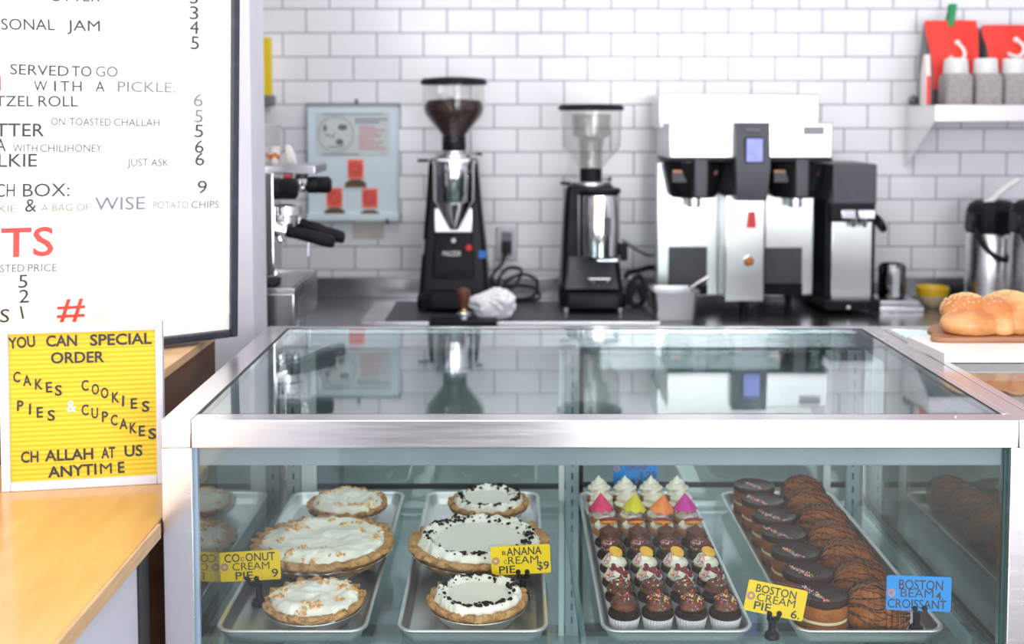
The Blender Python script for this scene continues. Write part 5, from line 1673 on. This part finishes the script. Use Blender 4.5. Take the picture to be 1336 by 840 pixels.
def bag(label, px0, px1, ptop, D, logo, clip_off):
    P_ = at((px0 + px1) / 2, 136, D); P_.z = zs - 0.0006
    k = kpx(P_)
    w = (px1 - px0) / 2
    zz = lambda py: at((px0 + px1) / 2, py, D).z - P_.z
    root = thing('coffee_bag', label, 'coffee bag', P_, 0, 'red coffee bags on the wall shelf')
    MB().loft([rrect(-(w - 2) * k, (w - 2) * k, -0.05, 0.05, 0.012, 0), rrect(-(w - 1) * k, (w - 1) * k, -0.055, 0.055, 0.014, 0.02), rrect(-(w - 1) * k, (w - 1) * k, -0.053, 0.053, 0.014, zz(85)), rrect(-(w - 2) * k, (w - 2) * k, -0.03, 0.036, 0.012, zz(55)), rrect(-(w - 2) * k, (w - 2) * k, -0.006, 0.012, 0.004, zz(ptop + 3))]).build('bag_body', M['bag_grey'], root)
    n = 18
    secs = []
    for py, y, ww in ((ptop, -0.012, w - 0.5), (ptop + 14, -0.022, w), (60, -0.042, w - 2), (78, -0.058, w - 4), (100, -0.0625, w - 5), (118, -0.0635, w - 6)):
        f, b_ = [], []
        for i in range(n + 1):
            t = -1 + 2 * i / n
            yy = y - 0.006 * cos(t * pi / 2) + 0.004 * noise.noise(Vector((t * 2, py * 0.03, px0)))
            f.append((t * ww * k, yy, zz(py) + 0.002 * noise.noise(Vector((t * 2, py, 1)))))
            b_.append((t * ww * k, yy + 0.003, zz(py)))
        secs.append(f + b_[::-1])
    fl_ = MB().loft(secs).build('red_flap', M['bag_red'], root, ang=60)
    lg = MB()
    pts = [at(x, y, D) - P_ for x, y in logo]
    yl = [(-0.034 if p.z > zz(60) else -0.052) - 0.016 * (1 - min(1, max(0, (p.z - zz(80)) / (zz(45) - zz(80))))) - 0.006 for p in pts]
    pts = [Vector((p.x, y_, p.z)) for p, y_ in zip(pts, yl)]
    sp2 = smooth_path(pts)
    lg.tube(sp2, 0.0062, 10)
    lg.ball(pts[0], 0.0095, 0.006, 0.0095, 14, 8)
    for dx in (-14, -9):
        lg.ball((dx * k, -0.072, zz(88)), 0.007, 0.004, 0.007, 12, 8)
    sub(lg, 'hook_logo', M['logo_white'], fl_)
    return root


bag('red folded coffee bag with green clip on the wall shelf', 1202, 1270, 27, 3.735, [(1242, 57), (1246, 66), (1247, 74), (1242, 80), (1232, 79), (1228, 75)], 0)
bag('red folded coffee bag without clip, at the photo edge', 1276, 1345, 33, 3.735, [(1318, 53), (1323, 61), (1323, 69), (1317, 75), (1307, 74), (1303, 71)], 0)
c = at(1241, 20, 3.722)
k = kpx(c)
pg = thing('bag_clip', 'green plastic clip pinched on top of the red bag', 'clip', c)
MB().box(-4 * k, 4 * k, -0.014, -0.006, -15 * k, 15 * k, 0.003, T=Matrix.Rotation(R(8), 4, 'Y')).build('front_jaw', M['green_clip'], pg)
MB().box(-4 * k, 4 * k, 0.012, 0.020, -15 * k, 15 * k, 0.003, T=Matrix.Rotation(R(8), 4, 'Y')).build('back_jaw', M['green_clip'], pg)
MB().tube([(-4 * k, 0.003, 2 * k), (4 * k, 0.003, 2 * k)], 0.0085, 12).build('spring', M['green_clip'], pg)
# a third, side-on bag and a foil pouch between the two
c = at(1207, 136, 3.63); c.z = zs - 0.0006
k = kpx(c)
sb = thing('side_bag', 'narrow pale bag with red stripe at the left end of the wall shelf', 'coffee bag', c)
MB().loft([rrect(-5 * k, 3 * k, -0.03, 0.02, 0.006, 0), rrect(-5 * k, 3 * k, -0.03, 0.02, 0.006, 40 * k), rrect(-2 * k, 4 * k, -0.01, 0.015, 0.004, 66 * k)]).build('bag_body', M['logo_white'], sb)
MB().box(-3.5 * k, 1.5 * k, -0.034, -0.0302, 1 * k, 38 * k, 0.001).build('red_stripe', M['bag_red'], sb)
c = at(1273, 136, 3.77); c.z = zs - 0.0006
k = kpx(c)
tag(MB().loft([rrect(-1.9 * k, 1.9 * k, -0.02, 0.02, 0.004, 0), rrect(-1.9 * k, 1.9 * k, -0.024, 0.022, 0.004, 60 * k), rrect(-1.7 * k, 1.7 * k, -0.006, 0.008, 0.003, 101 * k)]).build('foil_pouch', M['bag_grey'], loc=c), 'grey foil pouch squeezed between the two red bags', 'pouch')


def jar(label, cx, D=3.595):
    P_ = at(cx, 136, D); P_.z = zs - 0.0007
    k = kpx(P_)
    zz = lambda py: at(cx, py, D).z - P_.z
    root = thing('shaker_jar', label, 'jar', P_, 0, 'white lidded jars on the wall shelf')
    MB().loft([rrect(-17 * k, 17 * k, -17 * k, 17 * k, 0.010, 0), rrect(-17.5 * k, 17.5 * k, -17.5 * k, 17.5 * k, 0.012, 0.004), rrect(-17.5 * k, 17.5 * k, -17.5 * k, 17.5 * k, 0.012, zz(101)), rrect(-15 * k, 15 * k, -15 * k, 15 * k, 0.02, zz(96))]).build('jar_body', M['salt'], root)
    MB().lathe([(0, zz(96)), (15.5 * k, zz(96)), (16 * k, zz(95)), (14.3 * k, zz(78)), (13 * k, zz(76.5)), (0, zz(76.5))], 32).build('lid', M['white_plastic'], root)
    return root


jar('white lidded grey jar at the left end of the jar row', 1246)
jar('white lidded grey jar in the middle of the jar row', 1284.5)
jar('white lidded grey jar at the right end of the jar row', 1322)
c = at(1190, 131, 3.78)
tag(MB().ball((0, 0, 0), 0.014, 0.014, 0.018, 16, 10, fn=lambda d: 1 + 0.2 * noise.noise(d * 2)).build('rubber_stopper', M['mid_grey'], loc=Vector((xl + 0.012, 3.782, zs + 0.0165))), 'small dark stopper on the left end of the wall shelf', 'stopper')

# ================================================================== poster cabinet on the wall
DPW = 3.755
c = at(460, 210, DPW)
pb = thing('wall_poster_box', 'shallow pale blue metal box with printed poster on the tiled wall', 'poster box', (c.x, YW, c.z))
part(fb(MB(), 402, 518, 137, 282, DPW, 0.053, 0.004), 'box_body', M['blue_grey'], pb)
part(fb(MB(), 400, 520, 279, 288, DPW - 0.012, 0.06, 0.004), 'bottom_lip', M['blue_grey'], pb)
part(fb(MB(), 400, 520, 134.5, 138, DPW - 0.004, 0.055, 0.001), 'top_edge', M['grey_sticker'], pb)
mb = MB()
for px, py in ((465, 134), (505, 290)):
    q = at(px, py, DPW - 0.01)
    mb.tube([q + Vector((0, 0.03, -0.006)), q + Vector((0, 0, 0)), q + Vector((0, 0, 0.012))], 0.0045, 8)
part(mb, 'hook', M['dark_grey'], pb)
po = part(fb(MB(), 412, 508, 146, 203, DPW - 0.0015, 0.0014, 0), 'poster', M['paper'], pb)
DP2 = DPW - 0.0022


def flat(mb, x0, x1, y0, y1, mi=0):
    return fb(mb, x0, x1, y0, y1, DP2, 0.0006, 0, mi)


pr = MB()
cc = at(438, 175, DP2)
kk = kpx(cc)
pr.tube([(cc.x + 23 * kk * cos(t * pi / 24), DP2, cc.z + 23 * kk * sin(t * pi / 24)) for t in range(48)], 0.0011, 6, closed=True)
pr.ball(at(424, 167, DP2), 0.006, 0.001, 0.011, 12, 8).ball(at(447, 166, DP2), 0.016, 0.001, 0.010, 12, 8).ball(at(443, 185, DP2), 0.013, 0.001, 0.010, 12, 8)
pr.tube([at(424, 175, DP2), at(436, 179, DP2), at(436, 172, DP2)], 0.002, 6).tube([at(428, 191, DP2), at(440, 192, DP2), at(450, 190, DP2)], 0.0018, 6)
flat(pr, 420, 500, 148.4, 149.6)
flat(pr, 421, 469, 200.6, 202)
flat(pr, 463, 505, 154.5, 156.6, 1)
flat(pr, 463, 495, 158.5, 160.6, 1)
for i in range(8):
    flat(pr, 468, (490, 502, 492, 497, 488, 500, 495, 503)[i], 165 + i * 4, 166.2 + i * 4, 2)
sub(pr, 'printed_drawing', [M['mid_grey'], M['ink_lilac'], M['sticker_pink']], po)
for cx, cy, y1 in ((464, 221, 235), (436.5, 258, 272), (482.5, 259, 275)):
    st = part(fb(MB(), cx - 10, cx + 10, cy - 13, cy + 12, DPW - 0.003, 0.0028, 0), 'red_sticker', M['sticker_red'], pb)
    q = at(cx, cy - 1, DPW - 0.0036)
    kq = kpx(q)
    ring_ = MB()
    for rr in (8, 4):
        ring_.tube([(q.x + rr * kq * cos(t * pi / 16), q.y, q.z + rr * kq * sin(t * pi / 16)) for t in range(32)], 0.003, 6, closed=True)
    sub(ring_, 'pink_print', M['sticker_pink'], st)
    p2 = [at(cx + dx, y, DPW - 0.005) for dx, y in ((-14, y1 + 9), (14, y1 + 9), (13, y1 + 3), (6, y1 - 1), (-6, y1 - 1), (-13, y1 + 3))]
    part(MB().prism([(v.x, v.z) for v in p2], DPW - 0.006, DPW - 0.0005), 'brown_strip', M['burlap'], pb)
o = fb(MB(), 460, 501, 290, 312, YW - 0.003, 0.0025, 0).build('paper_strip', M['kraft'])
tag(o, 'beige paper strip on the tiles below the poster box', 'paper')
o = thing('spray_bottle', 'yellow plastic sign with grey foot at the white wall end', 'sign', at(348, 90, 3.70))
o.name = 'yellow_wall_sign'
part(fb(MB(), 338, 354, 49, 126, 3.70, 0.012, 0.003), 'yellow_plate', M['yellow_sign'], o)
part(fb(MB(), 338, 356, 124, 139, 3.695, 0.05, 0.006), 'grey_foot', M['mid_grey'], o)
part(fb(MB(), 336, 350, 45, 141, 3.747, 0.06, 0.002), 'wall_strip', M['white_plastic'], o)

# ================================================================== espresso machine, seen from its side
em = thing('espresso_machine', 'chrome espresso machine with black portafilters, half hidden by the white wall', 'espresso machine', (-0.85, 2.85, KZ))
DE = 2.84
XE = at(414, 352, 2.98).x
zt = at(414, 352, 2.98).z
tr = part(MB().box(-1.05, XE, 2.66, 2.98, zt - 0.095, zt - 0.012, 0.004), 'drip_tray', M['steel_dark'], em)
sub(MB().box(-1.0, XE - 0.012, 2.67, 2.97, zt - 0.0118, zt - 0.004, 0.002), 'tray_grate', M['steel_dark'], tr)
sub(MB().box(-1.0, XE, 2.66, 2.664, zt - 0.012, zt, 0.001).box(-1.0, XE, 2.976, 2.98, zt - 0.012, zt, 0.001).box(XE - 0.004, XE, 2.664, 2.976, zt - 0.012, zt, 0.001), 'tray_rim', M['steel'], tr)
sub(MB().box(XE, XE + 0.0012, 2.72, 2.80, zt - 0.075, zt - 0.035), 'maker_plate', M['steel_dark'], tr)
for y in (2.70, 2.93):
    part(MB().lathe([(0, KZ + 0.0004), (0.016, KZ + 0.0004), (0.019, KZ + 0.03), (0.024, zt - 0.0955), (0, zt - 0.0955)], 24, T=Matrix.Translation((XE - 0.045, y, 0))), 'leg', M['steel'], em)
    part(MB().lathe([(0, KZ + 0.0004), (0.016, KZ + 0.0004), (0.019, KZ + 0.03), (0.024, zt - 0.0955), (0, zt - 0.0955)], 24, T=Matrix.Translation((-0.98, y, 0))), 'leg', M['steel'], em)
zb = at(352, 226, DE).z
part(MB().box(-1.05, at(352, 226, DE).x, 2.66, 2.98, zt - 0.01, zb + 0.12, 0.006), 'machine_body', M['steel'], em)
part(fb(MB(), 342, 411, 216, 227, 2.80, 0.18, 0.003), 'cup_tray', M['steel_grey'], em)
part(fb(MB(), 342, 356, 226, 360, 2.70, 0.02, 0.004), 'chrome_upright', M['chrome'], em)


def xknob(x0, x1, cy, D, rpx, name, m, parent=None, bev=0.006):
    p0, p1 = at(x0, cy, D), at(x1, cy, D)
    r = rpx * kpx(p0)
    L = p1.x - p0.x
    b = min(bev, L * 0.3)
    mb_ = MB().lathe([(0, 0), (r - b, 0), (r, b), (r, L * 0.45), (r * 0.94, L * 0.5), (r, L * 0.55), (r, L - b), (r - b, L), (0, L)], 28, T=Matrix.Translation(p0) @ Matrix.Rotation(pi / 2, 4, 'Y'))
    return part(mb_, name, m, em)


xknob(346, 388, 246, 2.78, 14, 'brew_knob', M['black'])
xknob(386, 402, 238, 2.84, 13, 'chrome_collar', M['chrome'])
xknob(400, 432, 241, 2.84, 11, 'steam_knob', M['black'])
part(fb(MB(), 369, 380, 227, 233, 2.80, 0.02, 0.003), 'red_mark', M['sticker_pink'], em)
q = at(372, 282, 2.80)
k = kpx(q)
part(MB().lathe([(0, -18 * k), (15 * k, -18 * k), (17 * k, -10 * k), (17 * k, 0), (22 * k, 2 * k), (22 * k, 14 * k), (12 * k, 17 * k), (0, 17 * k)], 32, T=Matrix.Translation(q)), 'group_head', M['chrome'], em)
q2 = at(362, 284, 2.90)
part(MB().lathe([(0, -18 * k), (15 * k, -18 * k), (17 * k, -10 * k), (17 * k, 0), (22 * k, 2 * k), (22 * k, 14 * k), (12 * k, 17 * k), (0, 17 * k)], 32, T=Matrix.Translation(q2)), 'group_head', M['chrome'], em)
for pts, D in (([(366, 300), (376, 302), (392, 305), (412, 310), (430, 315), (437, 316)], 2.76), ([(384, 288), (392, 292), (408, 297), (426, 304), (444, 309), (450, 310)], 2.88)):
    pp = [at(x, y, D) for x, y in pts]
    k = kpx(pp[0])
    pf = part(MB().tube(smooth_path(pp), [7 * k] * 8 + [7.8 * k] * 8 + [8.4 * k] * 8 + [8.6 * k] * 8 + [8 * k] * 4 + [6.5 * k] * 3 + [4 * k, 2 * k], 16), 'portafilter_handle', M['black'], em)
    sub(MB().tube([at(pts[0][0] - 14, pts[0][1] - 3, D), pp[0], pp[1]], [12 * k, 9 * k, 6.5 * k], 16), 'portafilter_ring', M['chrome'], pf)
    sub(MB().tube([at(pts[0][0] - 2, pts[0][1] + 2, D), at(pts[0][0] - 1, pts[0][1] + 12, D), at(pts[0][0] + 3, pts[0][1] + 16, D)], 3.4 * k, 10), 'portafilter_spout', M['chrome'], pf)
part(MB().tube(smooth_path([at(349, 284, 2.72), at(350, 296, 2.72), at(354, 325, 2.72), at(359, 358, 2.72)]), 0.0058, 10), 'steam_wand', M['chrome'], em)
part(MB().tube(smooth_path([at(397, 300, 2.9), at(402, 312, 2.9), at(402, 334, 2.9)]), 0.004, 8), 'water_spout', M['chrome'], em)
part(MB().box(-0.62, -0.565, 2.70, 2.80, zt - 0.003, zt + 0.008, 0.004), 'rubber_pad', M['rubber'], em)
# paper cup and tube of napkins on the machine top
zc = at(352, 216, 2.80).z
for nm, lab, px, w1, h1, m_, m2 in (('paper_cup', 'paper cup with orange print on the espresso machine', 357, 9, 22, 'paper_cup', 'orange_button'),):
    q = at(px, 216, 2.86); q.z = zc + 0.0003
    k = kpx(q)
    cpp = thing(nm, lab, 'cup', q)
    MB().lathe([(0, 0), (w1 * 0.75 * k, 0), (w1 * k, h1 * k), (w1 * 1.08 * k, h1 * k), (w1 * 1.08 * k, h1 * k + 0.003), (w1 * 0.95 * k, h1 * k + 0.003), (w1 * 0.7 * k, 0.003), (0, 0.003)], 28).build('cup_body', M[m_], cpp)
    MB().lathe([(w1 * 0.87 * k, h1 * 0.35 * k), (w1 * 0.96 * k, h1 * 0.65 * k), (w1 * 0.94 * k, h1 * 0.65 * k), (w1 * 0.85 * k, h1 * 0.35 * k), (w1 * 0.87 * k, h1 * 0.35 * k)], 28, fn=lambda r, z, a, q_: (r, z + 0.004 * sin(4 * a))).build('orange_print', M[m2], cpp)
q = at(381, 216, 2.90); q.z = zc + 0.0003
k = kpx(q)
tag(MB().loft([rrect(-6 * k, 6 * k, -0.012, 0.012, 0.003, 0), rrect(-8 * k, 3 * k, -0.012, 0.012, 0.003, 14 * k), rrect(-9 * k, -3 * k, -0.010, 0.010, 0.003, 24 * k)]).build('folded_napkin', M['paper_cup'], loc=q), 'folded white napkin on top of the espresso machine', 'napkin')
